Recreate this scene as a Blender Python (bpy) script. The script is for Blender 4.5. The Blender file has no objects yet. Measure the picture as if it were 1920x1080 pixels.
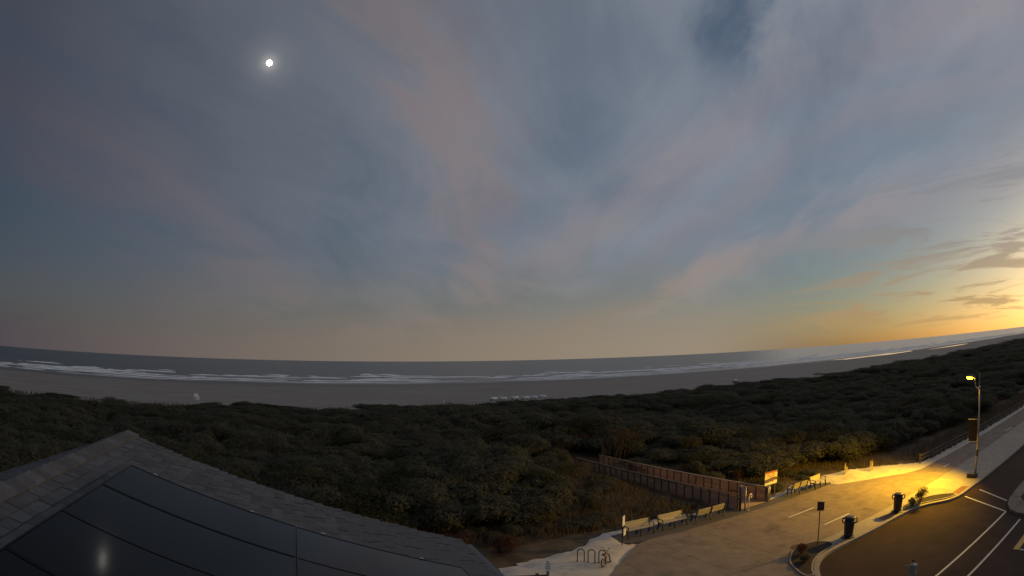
import bpy, math, random
import numpy as np
from math import sin, cos, pi, radians, sqrt, atan2
from mathutils import Vector, Matrix, noise as mnoise

scene = bpy.context.scene
COL = scene.collection
R = random.Random(7)

# ------------------------------------------------------------------ camera
# X runs along the coast, Y towards the sea, the camera stands 10 m up on the beach building.
cd = bpy.data.cameras.new('camera')
cd.type = 'PANO'
cd.panorama_type = 'FISHEYE_EQUISOLID'        # wide security-camera lens, curved horizon
cd.sensor_fit = 'HORIZONTAL'
cd.sensor_width = 36.0
cd.sensor_height = 20.25
cd.fisheye_lens = 1060 / 1920 * 36.0
cd.fisheye_fov = radians(180)
cd.clip_start = 0.05
cd.clip_end = 90000
cam = bpy.data.objects.new('camera', cd)
COL.objects.link(cam)
YAW, PITCH, ROLL = radians(21.5), radians(7.335), radians(-1.088)
_f = Vector((sin(YAW) * cos(PITCH), cos(YAW) * cos(PITCH), sin(PITCH)))
_r0 = Vector((cos(YAW), -sin(YAW), 0)); _u0 = _r0.cross(_f)
_r = _r0 * cos(ROLL) + _u0 * sin(ROLL); _u = _u0 * cos(ROLL) - _r0 * sin(ROLL)
cam.matrix_world = Matrix(((_r.x, _u.x, -_f.x, 0), (_r.y, _u.y, -_f.y, 0), (_r.z, _u.z, -_f.z, 10.0), (0, 0, 0, 1)))
scene.camera = cam
scene.view_settings.view_transform = 'Standard'
scene.view_settings.look = 'None'
scene.view_settings.exposure = 0.0
scene.view_settings.gamma = 1.0
scene.cycles.max_bounces = 6

def lin(r, g, b):
    f = lambda c: (c / 255 / 12.92) if c <= 10 else ((c / 255 + 0.055) / 1.055) ** 2.4
    return (f(r), f(g), f(b), 1.0)

# ------------------------------------------------------------------ node expressions
class Nx:
    def __init__(s, nt, sock): s.nt, s.s = nt, sock
    def _m(s, op, o=None, p=None, clamp=False):
        n = s.nt.nodes.new('ShaderNodeMath'); n.operation = op; n.use_clamp = clamp
        for i, v in enumerate((s, o, p)):
            if v is None: continue
            if isinstance(v, Nx): s.nt.links.new(v.s, n.inputs[i])
            else: n.inputs[i].default_value = v
        return Nx(s.nt, n.outputs[0])
    def __add__(s, o): return s._m('ADD', o)
    def __sub__(s, o): return s._m('SUBTRACT', o)
    def __mul__(s, o): return s._m('MULTIPLY', o)
    def __truediv__(s, o): return s._m('DIVIDE', o)
    def pow(s, o): return s._m('POWER', o)
    def max(s, o): return s._m('MAXIMUM', o)
    def exp(s): return s._m('EXPONENT')
    def ss(s, a, b, lo=0.0, hi=1.0, smooth=True):
        n = s.nt.nodes.new('ShaderNodeMapRange')
        n.interpolation_type = 'SMOOTHSTEP' if smooth else 'LINEAR'
        s.nt.links.new(s.s, n.inputs[0])
        for i, v in zip((1, 2, 3, 4), (a, b, lo, hi)): n.inputs[i].default_value = v
        return Nx(s.nt, n.outputs[0])

def mixc(nt, fac, a, b, mode='MIX'):
    n = nt.nodes.new('ShaderNodeMix'); n.data_type = 'RGBA'; n.blend_type = mode
    for i, v in ((0, fac), (6, a), (7, b)):
        if isinstance(v, Nx): nt.links.new(v.s, n.inputs[i])
        else: n.inputs[i].default_value = v
    return Nx(nt, n.outputs[2])

def combine(nt, x, y, z):
    n = nt.nodes.new('ShaderNodeCombineXYZ')
    for i, v in enumerate((x, y, z)):
        if isinstance(v, Nx): nt.links.new(v.s, n.inputs[i])
        else: n.inputs[i].default_value = v
    return Nx(nt, n.outputs[0])

def noise(nt, vec, scale, detail=4, rough=0.55, dist=0.0, color=False):
    n = nt.nodes.new('ShaderNodeTexNoise')
    if vec is not None: nt.links.new(vec.s, n.inputs['Vector'])
    n.inputs['Scale'].default_value = scale; n.inputs['Detail'].default_value = detail
    n.inputs['Roughness'].default_value = rough; n.inputs['Distortion'].default_value = dist
    return Nx(nt, n.outputs['Color' if color else 'Fac'])

def dotc(nt, vec, v):
    n = nt.nodes.new('ShaderNodeVectorMath'); n.operation = 'DOT_PRODUCT'
    nt.links.new(vec.s, n.inputs[0]); n.inputs[1].default_value = v
    return Nx(nt, n.outputs['Value'])

# ------------------------------------------------------------------ world: dusk sky, thin cloud sheet, sunset low in the west (+X)
SUN_AZ = radians(87.0)                       # clockwise from +Y
SUN = Vector((sin(SUN_AZ), cos(SUN_AZ), 0))
MOON = Vector((-0.0921, 0.8663, 0.4910)).normalized()
w = bpy.data.worlds.new('World'); scene.world = w; w.use_nodes = True
nt = w.node_tree; nt.nodes.clear()
out = nt.nodes.new('ShaderNodeOutputWorld'); bg = nt.nodes.new('ShaderNodeBackground')
nt.links.new(bg.outputs[0], out.inputs[0])
tc = nt.nodes.new('ShaderNodeTexCoord'); D = Nx(nt, tc.outputs['Generated'])
sep = nt.nodes.new('ShaderNodeSeparateXYZ'); nt.links.new(D.s, sep.inputs[0])
dx, dy, dz = (Nx(nt, o) for o in sep.outputs)
sky = nt.nodes.new('ShaderNodeTexSky'); sky.sky_type = 'NISHITA'; sky.sun_disc = False
sky.sun_elevation = radians(4.2); sky.sun_rotation = SUN_AZ
sky.altitude = 10; sky.air_density = 1.0; sky.dust_density = 1.0; sky.ozone_density = 3.0
nish = mixc(nt, 1.0, Nx(nt, sky.outputs[0]), (0.084, 0.084, 0.084, 1), 'MULTIPLY')
el = dz.max(0.0)
cs = dotc(nt, D, SUN)                        # cosine of the angle from the sunset
# cloud sheet: parallel bands on a plane overhead, running along azimuth 26 degrees
inv = (el + 0.17)
px, py = dx / inv, dy / inv
A = radians(29.0)
along = px * sin(A) + py * cos(A)
across = px * cos(A) + py * (-sin(A))
n1 = noise(nt, combine(nt, across * 0.62 + 0.4, along * 0.30, 3.3), 1.0, 4.0, 0.5, 0.9)      # broad bands
n2 = noise(nt, combine(nt, across * 0.80 + 7.3, along * 0.36, 1.1), 1.0, 4.0, 0.5, 0.8)      # where the last light tints them
n4 = noise(nt, combine(nt, across * 1.9 + 2.0, along * 0.85, 8.1), 1.0, 6.0, 0.62, 1.4)       # wisps
n3 = noise(nt, combine(nt, across * 1.3 + 3.0, along * 1.5 + across * 0.5, el * 22.0), 1.0, 6.0, 0.62, 0.7)
tw = cs.ss(-0.50, 0.96, smooth=False)        # 0 in the east, 1 towards the sunset
veil = (n1 * 0.70 + n4 * 0.30).ss(0.34, 0.62)
lowgap = cs.ss(0.66, 0.90) * el.ss(0.27, 0.10)         # clear strip under the cloud edge near the sunset
wp = (n4 - 0.5) * 0.6 + (n2 - 0.5) * 0.9
def band(k, c, wd, amt):                     # one long lit band of the sheet, its edge frayed by the wisps
    q = (across + along * k + wp - c) / wd
    return (q * q * -1.0).exp() * amt
tint = band(0.10, -0.23, 0.12, 0.60).max(band(0.62, 2.74, 0.30, 0.78)).max(band(0.55, 1.39, 0.22, 0.42)).max(band(0.37, 1.56, 0.14, 0.4)).max(band(0.02, -1.60, 0.25, 0.35))
tint = (tint * (n1.ss(0.30, 0.56) * 0.5 + 0.5)).max(n2.ss(0.56, 0.72) * 0.30)
gap = band(0.0, 0.36, 0.10, 0.7) * along.ss(1.5, 1.15) + band(0.45, 1.86, 0.22, 0.35)
cover = (veil * 0.54 + 0.41).max(tint * 0.9) * (gap * -1.0 + 1.0)
cover = cover.max(el.ss(0.24, 0.0) * 0.97).max(cs.ss(0.25, -0.45) * 0.72) * (lowgap * -0.88 + 1.0)
base = mixc(nt, tw, lin(68, 72, 82), lin(143, 151, 163))
warmc = mixc(nt, tw, lin(80, 73, 79), lin(166, 150, 126))
pinkc = mixc(nt, tw, lin(88, 77, 83), lin(168, 150, 147))
cloud = mixc(nt, tint, base, pinkc)
cloud = mixc(nt, el.ss(0.22, 0.0) * 0.95, cloud, warmc)
skyc = mixc(nt, cover, nish, cloud)
# thin grey streaks in the low western gap
streak = n3.ss(0.47, 0.60) * cs.ss(0.74, 0.90) * el.ss(0.40, 0.18) * el.ss(0.005, 0.04)
skyc = mixc(nt, streak * 0.72, skyc, mixc(nt, el.ss(0.02, 0.22), lin(178, 144, 98), lin(132, 134, 138)))
# moon shining through the thin cloud
mo = dotc(nt, D, MOON)
corona = ((mo - 1.0) * 1500.0).exp() * 0.06 + ((mo - 1.0) * 12000.0).exp() * 0.20
add = mixc(nt, 1.0, skyc, mixc(nt, corona, (0, 0, 0, 1), (1.0, 0.92, 0.74, 1)), 'ADD')
nt.links.new(add.s, bg.inputs[0]); bg.inputs[1].default_value = 1.0

sd = bpy.data.lights.new('sun', 'SUN'); sd.energy = 0.42; sd.angle = radians(80); sd.color = (1.0, 0.84, 0.70)
sun = bpy.data.objects.new('sun', sd); COL.objects.link(sun)
sun.rotation_euler = (Vector((-SUN.x, -SUN.y, -0.33))).to_track_quat('-Z', 'Y').to_euler()
sun.location = (60, 10, 40)

# ------------------------------------------------------------------ mesh helpers
class MB:
    """collects faces for one mesh"""
    def __init__(s): s.v, s.f, s.m = [], [], []
    def face(s, pts, mi=0):
        b = len(s.v); s.v += [tuple(p) for p in pts]; s.f.append(tuple(range(b, b + len(pts)))); s.m.append(mi)
    def hexa(s, P, mi=0):                      # 8 corners: bottom 0-3 ccw, top 4-7
        b = len(s.v); s.v += [tuple(p) for p in P]
        for q in ((3, 2, 1, 0), (4, 5, 6, 7), (0, 1, 5, 4), (1, 2, 6, 5), (2, 3, 7, 6), (3, 0, 4, 7)):
            s.f.append(tuple(b + i for i in q)); s.m.append(mi)
        return s
    def box(s, lo, hi, mi=0):
        (a, b, c), (d, e, f) = lo, hi
        return s.hexa([(a, b, c), (d, b, c), (d, e, c), (a, e, c), (a, b, f), (d, b, f), (d, e, f), (a, e, f)], mi)
    def beam(s, p, q, wx, wz, up=(0, 0, 1), mi=0):   # rectangular bar from p to q
        p, q = Vector(p), Vector(q); d = (q - p).normalized(); up = Vector(up)
        a = d.cross(up)
        if a.length < 1e-4: a = d.cross(Vector((1, 0, 0)))
        a.normalize(); c = a.cross(d).normalized()
        a *= wx / 2; c *= wz / 2
        return s.hexa([p - a - c, p + a - c, q + a - c, q - a - c, p - a + c, p + a + c, q + a + c, q - a + c], mi)
    def tube(s, pts, r, n=8, cap=True, mi=0):
        pts = [Vector(p) for p in pts]; rr = r if isinstance(r, (list, tuple)) else [r] * len(pts)
        b = len(s.v); prev = None
        for i, p in enumerate(pts):
            d = (pts[min(i + 1, len(pts) - 1)] - pts[max(i - 1, 0)]).normalized()
            if prev is None:
                a = d.cross(Vector((0, 0, 1)))
                if a.length < 1e-3: a = d.cross(Vector((1, 0, 0)))
            else: a = prev - d * prev.dot(d)
            a.normalize(); prev = a; c = d.cross(a)
            for k in range(n):
                t = 2 * pi * k / n
                s.v.append(tuple(p + a * (rr[i] * cos(t)) + c * (rr[i] * sin(t))))
        for i in range(len(pts) - 1):
            for k in range(n):
                k2 = (k + 1) % n
                s.f.append((b + i * n + k, b + i * n + k2, b + (i + 1) * n + k2, b + (i + 1) * n + k)); s.m.append(mi)
        if cap:
            s.f.append(tuple(b + k for k in range(n))[::-1]); s.m.append(mi)
            e = b + (len(pts) - 1) * n
            s.f.append(tuple(e + k for k in range(n))); s.m.append(mi)
        return s
    def lathe(s, prof, n=20, c=(0, 0, 0), mi=0, ex=1.0, rz=0.0):   # list of (radius, z)
        b = len(s.v)
        for r, z in prof:
            for k in range(n):
                t = 2 * pi * k / n + rz
                s.v.append((c[0] + r * cos(t) * ex, c[1] + r * sin(t), c[2] + z))
        for i in range(len(prof) - 1):
            for k in range(n):
                k2 = (k + 1) % n
                s.f.append((b + i * n + k, b + i * n + k2, b + (i + 1) * n + k2, b + (i + 1) * n + k)); s.m.append(mi)
        s.f.append(tuple(b + k for k in range(n))[::-1]); s.m.append(mi)
        e = b + (len(prof) - 1) * n
        s.f.append(tuple(e + k for k in range(n))); s.m.append(mi)
        return s
    def prism(s, poly, z0, z1, mi=0):          # upright prism over a polygon given counter-clockwise
        n = len(poly); b = len(s.v)
        s.v += [(x, y, z0) for x, y in poly] + [(x, y, z1) for x, y in poly]
        s.f.append(tuple(b + i for i in range(n))[::-1]); s.m.append(mi)
        s.f.append(tuple(b + n + i for i in range(n))); s.m.append(mi)
        for i in range(n):
            j = (i + 1) % n
            s.f.append((b + i, b + j, b + n + j, b + n + i)); s.m.append(mi)
        return s
    def mesh(s, name, mats, smooth=False):
        me = bpy.data.meshes.new(name); me.from_pydata(s.v, [], s.f)
        mats = mats if isinstance(mats, (list, tuple)) else [mats]
        for m in mats: me.materials.append(m)
        if len(mats) > 1: me.polygons.foreach_set('material_index', s.m)
        if smooth: me.polygons.foreach_set('use_smooth', [True] * len(me.polygons))
        me.update(); return me
    def build(s, name, mats, parent=None, smooth=False, loc=None, rz=0.0):
        return link(name, s.mesh(name, mats, smooth), parent, loc, rz)

def link(name, data, parent=None, loc=None, rz=0.0):
    o = bpy.data.objects.new(name, data); COL.objects.link(o)
    if parent is not None: o.parent = parent
    if loc is not None: o.location = loc
    if rz: o.rotation_euler = (0, 0, rz)
    return o
def tag(o, label=None, cat=None, group=None, kind=None):
    if label: o['label'] = label
    if cat: o['category'] = cat
    if group: o['group'] = group
    if kind: o['kind'] = kind
    return o
def thing(name, label, cat, loc=(0, 0, 0), rz=0.0, group=None):
    return tag(link(name, None, None, loc, rz), label, cat, group)
def copy_tree(o, parent=None):
    c = o.copy(); COL.objects.link(c); c.parent = parent
    for ch in [k for k in bpy.data.objects if k.parent == o]: copy_tree(ch, c)
    return c
def rnd(a, b): return a + (b - a) * R.random()

# ------------------------------------------------------------------ materials
def mat(name, color, rough=0.8, metal=0.0, spec=0.5, var=0.0, vscale=3.0, bump=0.0, bscale=30.0, c2=None, c2at=(0.5, 0.65), c2scale=1.2, emit=None, estr=0.0):
    """procedural surface: base colour, mottling, optional second colour in patches, fine relief"""
    m = bpy.data.materials.new(name); m.use_nodes = True; t = m.node_tree
    b = t.nodes['Principled BSDF']
    b.inputs['Roughness'].default_value = rough; b.inputs['Metallic'].default_value = metal
    b.inputs['Specular IOR Level'].default_value = spec
    co = t.nodes.new('ShaderNodeTexCoord'); g = t.nodes.new('ShaderNodeNewGeometry')
    pos = Nx(t, g.outputs['Position'])
    col = (*color, 1.0)
    if c2 is not None:
        col = mixc(t, noise(t, pos, c2scale, 5, 0.6).ss(*c2at), col, (*c2, 1.0))
    if var > 0:
        f = noise(t, pos, vscale, 6, 0.65).ss(0.25, 0.75, 1 - var, 1 + var, smooth=False)
        v = combine(t, f, f, f)
        col = mixc(t, 1.0, col, v, 'MULTIPLY')
    if isinstance(col, Nx): t.links.new(col.s, b.inputs['Base Color'])
    else: b.inputs['Base Color'].default_value = col
    if bump > 0:
        bn = t.nodes.new('ShaderNodeBump'); bn.inputs['Strength'].default_value = bump; bn.inputs['Distance'].default_value = 0.02
        t.links.new(noise(t, pos, bscale, 5, 0.6).s, bn.inputs['Height']); t.links.new(bn.outputs[0], b.inputs['Normal'])
    if emit:
        b.inputs['Emission Color'].default_value = (*emit, 1.0); b.inputs['Emission Strength'].default_value = estr
    return m
def objvar(m, amount=0.25):
    """each object that wears the material is a little lighter or darker than the next"""
    t = m.node_tree; b = t.nodes['Principled BSDF']; oi = t.nodes.new('ShaderNodeObjectInfo')
    f = Nx(t, oi.outputs['Random']) * (2 * amount) + (1 - amount)
    s = b.inputs['Base Color']
    src = Nx(t, s.links[0].from_socket) if s.links else tuple(s.default_value)
    t.links.new(mixc(t, 1.0, src, combine(t, f, f, f), 'MULTIPLY').s, s)
    return m

M = {}
M['concrete'] = objvar(mat('promenade_concrete', (0.265, 0.21, 0.165), 0.88, spec=0.15, var=0.24, vscale=1.3, bump=0.25, bscale=40, c2=(0.165, 0.135, 0.11), c2at=(0.50, 0.74), c2scale=0.5), 0.09)
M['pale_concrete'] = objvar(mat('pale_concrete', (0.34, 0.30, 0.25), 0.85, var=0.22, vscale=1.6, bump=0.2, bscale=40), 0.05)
M['joint'] = mat('joint_grit', (0.07, 0.06, 0.05), 0.95, var=0.2)
M['mat_strip'] = mat('bench_strip_paving', (0.105, 0.095, 0.095), 0.9, var=0.2, vscale=2.5, bump=0.3, bscale=60)
M['asphalt'] = mat('asphalt', (0.064, 0.041, 0.036), 0.9, spec=0.08, var=0.22, vscale=0.7, bump=0.5, bscale=90, c2=(0.046, 0.030, 0.027), c2at=(0.5, 0.7), c2scale=0.25)
M['kerb'] = mat('kerb_concrete', (0.31, 0.275, 0.235), 0.85, var=0.18, vscale=2.0, bump=0.2)
M['paint'] = mat('worn_white_paint', (0.62, 0.60, 0.55), 0.7, var=0.15, vscale=8, c2=(0.28, 0.26, 0.24), c2at=(0.58, 0.7), c2scale=6)
M['yellow_paint'] = mat('yellow_road_paint', (0.62, 0.36, 0.06), 0.7, var=0.2, vscale=6)
M['sand'] = mat('pale_sand', (0.60, 0.55, 0.48), 0.95, var=0.15, vscale=1.4, bump=0.8, bscale=5, c2=(0.48, 0.43, 0.36), c2at=(0.5, 0.7), c2scale=0.8)
M['brick_pad'] = mat('red_paving_pad', (0.20, 0.085, 0.05), 0.85, var=0.2, vscale=5)
M['soil'] = mat('mulch', (0.022, 0.014, 0.011), 0.95, var=0.4, vscale=9, bump=1.0, bscale=25)
M['iron'] = mat('dark_painted_iron', (0.025, 0.02, 0.022), 0.5, var=0.2, vscale=9)
M['bench_board'] = objvar(mat('cream_bench_board', (0.46, 0.41, 0.325), 0.6, var=0.12, vscale=5), 0.08)
M['wood'] = objvar(mat('weathered_brown_board', (0.50, 0.335, 0.215), 0.85, var=0.25, vscale=4, bump=0.3, bscale=30), 0.16)
M['wood_post'] = objvar(mat('weathered_post', (0.12, 0.085, 0.065), 0.85, var=0.25, vscale=5, bump=0.3), 0.12)
M['wood_grey'] = objvar(mat('grey_handrail_timber', (0.34, 0.28, 0.23), 0.8, var=0.2, vscale=5, bump=0.3), 0.12)
M['fence_wood'] = objvar(mat('fence_timber', (0.10, 0.08, 0.068), 0.85, var=0.2, vscale=5, bump=0.3), 0.15)
M['blue'] = mat('blue_painted_post', (0.06, 0.055, 0.16), 0.5, var=0.2, vscale=6)
M['galv'] = mat('galvanised_steel', (0.42, 0.41, 0.40), 0.45, metal=0.7, var=0.15, vscale=8)
M['white'] = mat('white_paint', (0.78, 0.77, 0.74), 0.55, var=0.06, vscale=4)
M['bin'] = mat('charcoal_bin_plastic', (0.035, 0.034, 0.042), 0.45, var=0.2, vscale=6)
M['banner'] = mat('dark_banner_cloth', (0.022, 0.016, 0.014), 0.85, var=0.3, vscale=3)
M['lamp_body'] = mat('lamp_housing', (0.16, 0.15, 0.14), 0.5, metal=0.3)
M['lamp_lens'] = mat('lit_lamp_lens', (1, 0.8, 0.4), 0.4, emit=(1.0, 0.55, 0.006), estr=80.0)
M['shingle'] = objvar(mat('asphalt_shingle', (0.110, 0.112, 0.120), 0.95, var=0.3, vscale=14, bump=0.6, bscale=120), 0.22)
M['cap'] = objvar(mat('ridge_shingle', (0.13, 0.125, 0.125), 0.95, var=0.25, vscale=12, bump=0.6, bscale=120), 0.22)
M['panel'] = mat('solar_glass', (0.006, 0.008, 0.011), 0.10, spec=0.12, var=0.3, vscale=1.0)
M['panel_frame'] = mat('black_anodised_frame', (0.006, 0.008, 0.010), 0.2, spec=0.11)
M['clamp'] = mat('aluminium_clamp', (0.5, 0.5, 0.5), 0.35, metal=0.6)
M['wall'] = mat('grey_siding', (0.30, 0.29, 0.27), 0.8, var=0.1)
M['gutter'] = mat('grey_gutter', (0.10, 0.10, 0.105), 0.5)
M['sign_yellow'] = mat('sign_yellow', (0.90, 0.82, 0.42), 0.45)
M['sign_cream'] = mat('sign_cream', (0.92, 0.90, 0.78), 0.45)
M['sign_orange'] = mat('sign_orange', (0.62, 0.20, 0.06), 0.45)
M['sign_grey'] = mat('sign_grey', (0.16, 0.14, 0.14), 0.5)
M['sign_red'] = mat('sign_red', (0.50, 0.07, 0.04), 0.5)
M['sign_brown'] = mat('sign_back', (0.10, 0.06, 0.055), 0.55)
M['tyre'] = mat('black_rubber', (0.018, 0.014, 0.013), 0.7)
M['rack'] = mat('rusty_dark_steel', (0.075, 0.045, 0.035), 0.55, var=0.3, vscale=12)
M['bike_red'] = mat('bike_frame_paint', (0.16, 0.05, 0.035), 0.4)
M['skin_grey'] = mat('sensor_grey', (0.30, 0.29, 0.29), 0.5)

# ------------------------------------------------------------------ terrain
def fbm(x, y, s, o=3):
    return mnoise.fractal(Vector((x / s, y / s, 1.7)), 1.0, 2.0, o)
def sstep(a, b, t):
    t = min(1.0, max(0.0, (t - a) / (b - a))); return t * t * (3 - 2 * t)
SEA = -2.6
def gz(x, y):
    """height of the ground"""
    edge = 25.6 if x < 34 else (25.6 - 4.6 * sstep(34, 42, x))
    z = -0.22 + 0.20 * sstep(edge - 1.2, edge, y)
    dune = sstep(edge + 3, edge + 16, y) * (1 - 0.6 * sstep(80, 108, y)) * (1 - sstep(112, 132, y))
    z += dune * (0.55 + 0.9 * fbm(x, y, 26.0))
    if 21 < x < 31 and y < 55:                 # the cutting of the beach walkway
        k = (1 - sstep(1.8, 4.2, abs(x - 26.0))) * (1 - sstep(46, 55, y)) * sstep(23.8, 25.4, y)
        z = z * (1 - k) + k * (-0.06 - 0.013 * (y - 25))
    b = sstep(112, 135, y); z = z * (1 - b) + b * (-0.95 + 0.06 * fbm(x, y, 9.0))
    if y > 135: z = -0.95 - (y - 135) * (1.65 / 175.0) + 0.05 * fbm(x, y, 14.0)
    if y > 310: z = SEA - 0.02 - (y - 310) * 0.02
    return z

def grid_mesh(name, xs, ys, zf, m, smooth=True):
    nx, ny = len(xs), len(ys)
    v = [(x, y, zf(x, y)) for y in ys for x in xs]
    f = [(j * nx + i, j * nx + i + 1, (j + 1) * nx + i + 1, (j + 1) * nx + i) for j in range(ny - 1) for i in range(nx - 1)]
    me = bpy.data.meshes.new(name); me.from_pydata(v, [], f); me.materials.append(m)
    if smooth: me.polygons.foreach_set('use_smooth', [True] * len(f))
    return me
def frange(a, b, s):
    n = max(1, int(round((b - a) / s))); return [a + (b - a) * i / n for i in range(n + 1)]

# ground: brown dune litter near, pale beach sand beyond the scrub, wet towards the water
gm = bpy.data.materials.new('dune_and_beach_sand'); gm.use_nodes = True; t = gm.node_tree; b = t.nodes['Principled BSDF']
g = t.nodes.new('ShaderNodeNewGeometry'); pos = Nx(t, g.outputs['Position'])
sp = t.nodes.new('ShaderNodeSeparateXYZ'); t.links.new(pos.s, sp.inputs[0]); gx, gy = Nx(t, sp.outputs[0]), Nx(t, sp.outputs[1])
big = noise(t, pos, 0.06, 5, 0.6); fine = noise(t, pos, 1.1, 6, 0.65)
litter = mixc(t, fine.ss(0.35, 0.65), (0.052, 0.040, 0.026, 1), (0.115, 0.082, 0.050, 1))
beach = mixc(t, noise(t, combine(t, gx * 0.035, gy * 0.30, 0.0), 1.0, 7, 0.68).ss(0.33, 0.67), (0.21, 0.187, 0.163, 1), (0.33, 0.30, 0.265, 1))
wet = (gy + (big - 0.5) * 40.0).ss(255, 306)
beach = mixc(t, wet, beach, (0.12, 0.105, 0.095, 1))
isb = (gy + (noise(t, pos, 0.12, 5, 0.6) - 0.5) * 26.0).ss(111, 119)
t.links.new(mixc(t, isb, litter, beach).s, b.inputs['Base Color'])
t.links.new((wet * -0.50 + 0.95).s, b.inputs['Roughness'])
bn = t.nodes.new('ShaderNodeBump'); bn.inputs['Strength'].default_value = 0.6; bn.inputs['Distance'].default_value = 0.08
t.links.new(fine.s, bn.inputs['Height']); t.links.new(bn.outputs[0], b.inputs['Normal'])
xs = frange(-2600, -260, 180) + frange(-240, -80, 10) + frange(-74, 120, 2.4) + frange(124, 400, 8) + frange(440, 1400, 60) + frange(1600, 4200, 260)
ys = frange(-1500, -60, 160) + frange(-40, 16, 7) + frange(18, 70, 1.7) + frange(73, 150, 3.2) + frange(158, 318, 8) + [330, 380, 450]
tag(link('ground', grid_mesh('ground', xs, ys, gz, gm)), 'brown dune ground running into pale beach sand', 'ground', kind='structure')

# ------------------------------------------------------------------ ocean with breaking waves
om = bpy.data.materials.new('sea_water'); om.use_nodes = True; t = om.node_tree; b = t.nodes['Principled BSDF']
g = t.nodes.new('ShaderNodeNewGeometry'); pos = Nx(t, g.outputs['Position'])
sp = t.nodes.new('ShaderNodeSeparateXYZ'); t.links.new(pos.s, sp.inputs[0]); gx, gy = Nx(t, sp.outputs[0]), Nx(t, sp.outputs[1])
b.inputs['Roughness'].default_value = 0.28; b.inputs['IOR'].default_value = 1.333
streaks = noise(t, combine(t, gx * 0.007, gy * 0.13, 2.0), 1.0, 6, 0.62, 0.5)
surf = gy.ss(314, 340) * gy.ss(470, 372) * 0.13 + streaks                # churned foam grows towards the beach
foam = surf.ss(0.60, 0.74)
wash = gy.ss(348, 312) * 0.75                          # thin lighter water running up the sand
t.links.new(mixc(t, foam, mixc(t, wash, (0.022, 0.027, 0.030, 1), (0.20, 0.195, 0.19, 1)), (0.62, 0.62, 0.61, 1)).s, b.inputs['Base Color'])
t.links.new((foam * 0.55 + 0.28).s, b.inputs['Roughness'])
bn = t.nodes.new('ShaderNodeBump'); bn.inputs['Strength'].default_value = 0.9; bn.inputs['Distance'].default_value = 0.6
t.links.new(noise(t, combine(t, gx * 0.10, gy * 0.28, 0.0), 1.0, 6, 0.6).s, bn.inputs['Height']); t.links.new(bn.outputs[0], b.inputs['Normal'])
M['foam'] = mat('white_surf', (0.92, 0.92, 0.91), 0.9, var=0.25, vscale=0.25)
M['face'] = mat('dark_wave_face', (0.018, 0.024, 0.026), 0.25)
mb = MB()
shore = lambda x: 310 + 9 * fbm(x, 0, 120.0) + 4 * fbm(x, 40, 30.0)
xs = frange(-30000, -1200, 2400) + frange(-1100, -420, 40) + frange(-400, 1400, 9) + frange(1450, 5000, 160) + frange(5600, 40000, 3400)
row = [[(x, shore(x) + d, SEA + 0.01) for x in xs] for d in (0, 6, 14, 40, 90, 150, 220, 400, 900, 2500, 8000, 60000)]
b0 = 0
for r_ in row: mb.v += r_
nx = len(xs)
for j in range(len(row) - 1):
    for i in range(nx - 1):
        mb.f.append((j * nx + i, j * nx + i + 1, (j + 1) * nx + i + 1, (j + 1) * nx + i)); mb.m.append(0)
# breakers: low ridges rolling in, white on top and on the side towards the beach
def breaker_line(y, h, thr, seed):
    """one long swell line whose crest breaks here and there"""
    n = 330; b = len(mb.v); H = []
    for i in range(n + 1):
        x = -340 + 1600 * i / n + 2.0 * fbm(i * 1.0, seed, 3.0)
        amp = sstep(thr, thr + 0.40, fbm(x, seed * 37.0, 55.0) + 0.45 * fbm(x, seed * 91.0, 14.0))
        yy = y + shore(x) - 310 + 7.0 * fbm(x, seed * 13.0, 80.0) + 1.5 * fbm(x, seed * 5.0, 12.0)
        hh = (0.10 + amp * (0.75 + 0.6 * fbm(x, seed, 9.0))) * h; H.append(amp); wd = 1.0 + 2.2 * hh
        for (o, z) in ((-wd * 2.0, 0.0), (-wd * 0.6, hh * 0.75), (0.0, hh), (wd * 0.8, hh * 0.6), (wd * 3.0, 0.0)):
            mb.v.append((x, yy + o, SEA + 0.012 + z))
    for i in range(n):
        for k in range(4):
            a = b + i * 5 + k
            mb.f.append((a, a + 5, a + 6, a + 1)); mb.m.append((1 if (H[i] + H[i + 1]) > 0.25 else 2) if k < 2 else 0)
for k, (yb, hb, th) in enumerate(((322, 0.08, -0.2), (336, 0.38, -0.42), (361, 0.60, -0.42), (388, 0.75, -0.28), (422, 0.9, -0.14), (464, 1.0, 0.08), (522, 1.1, 0.26))):
    breaker_line(yb, hb, th, k + 1.3)
tag(mb.build('ocean', [om, M['foam'], M['face']], smooth=True), 'dark grey sea with lines of white surf', 'ocean', kind='structure')

# tide pools left on the far beach
pm = bpy.data.materials.new('still_water'); pm.use_nodes = True; b = pm.node_tree.nodes['Principled BSDF']
b.inputs['Base Color'].default_value = (0.03, 0.035, 0.035, 1); b.inputs['Roughness'].default_value = 0.06; b.inputs['IOR'].default_value = 1.333
for k, (cx, cy, lx, ly) in enumerate(((455, 272, 70, 11), (585, 247, 52, 6))):
    pts = []
    for i in range(48):
        a = 2 * pi * i / 48; r = 1 + 0.35 * fbm(cos(a) * 3 + k * 9, sin(a) * 3, 1.0)
        pts.append((cx + lx * cos(a) * r + 12 * sin(2 * a), cy + ly * sin(a) * r))
    z = max(gz(x, y) for x, y in pts) + 0.03
    tag(MB().prism(pts, z - 0.3, z).build('tide_pool', pm), ('broad', 'narrow farther')[k] + ' tide pool shining on the far beach', 'tide pool', kind='structure')

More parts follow.
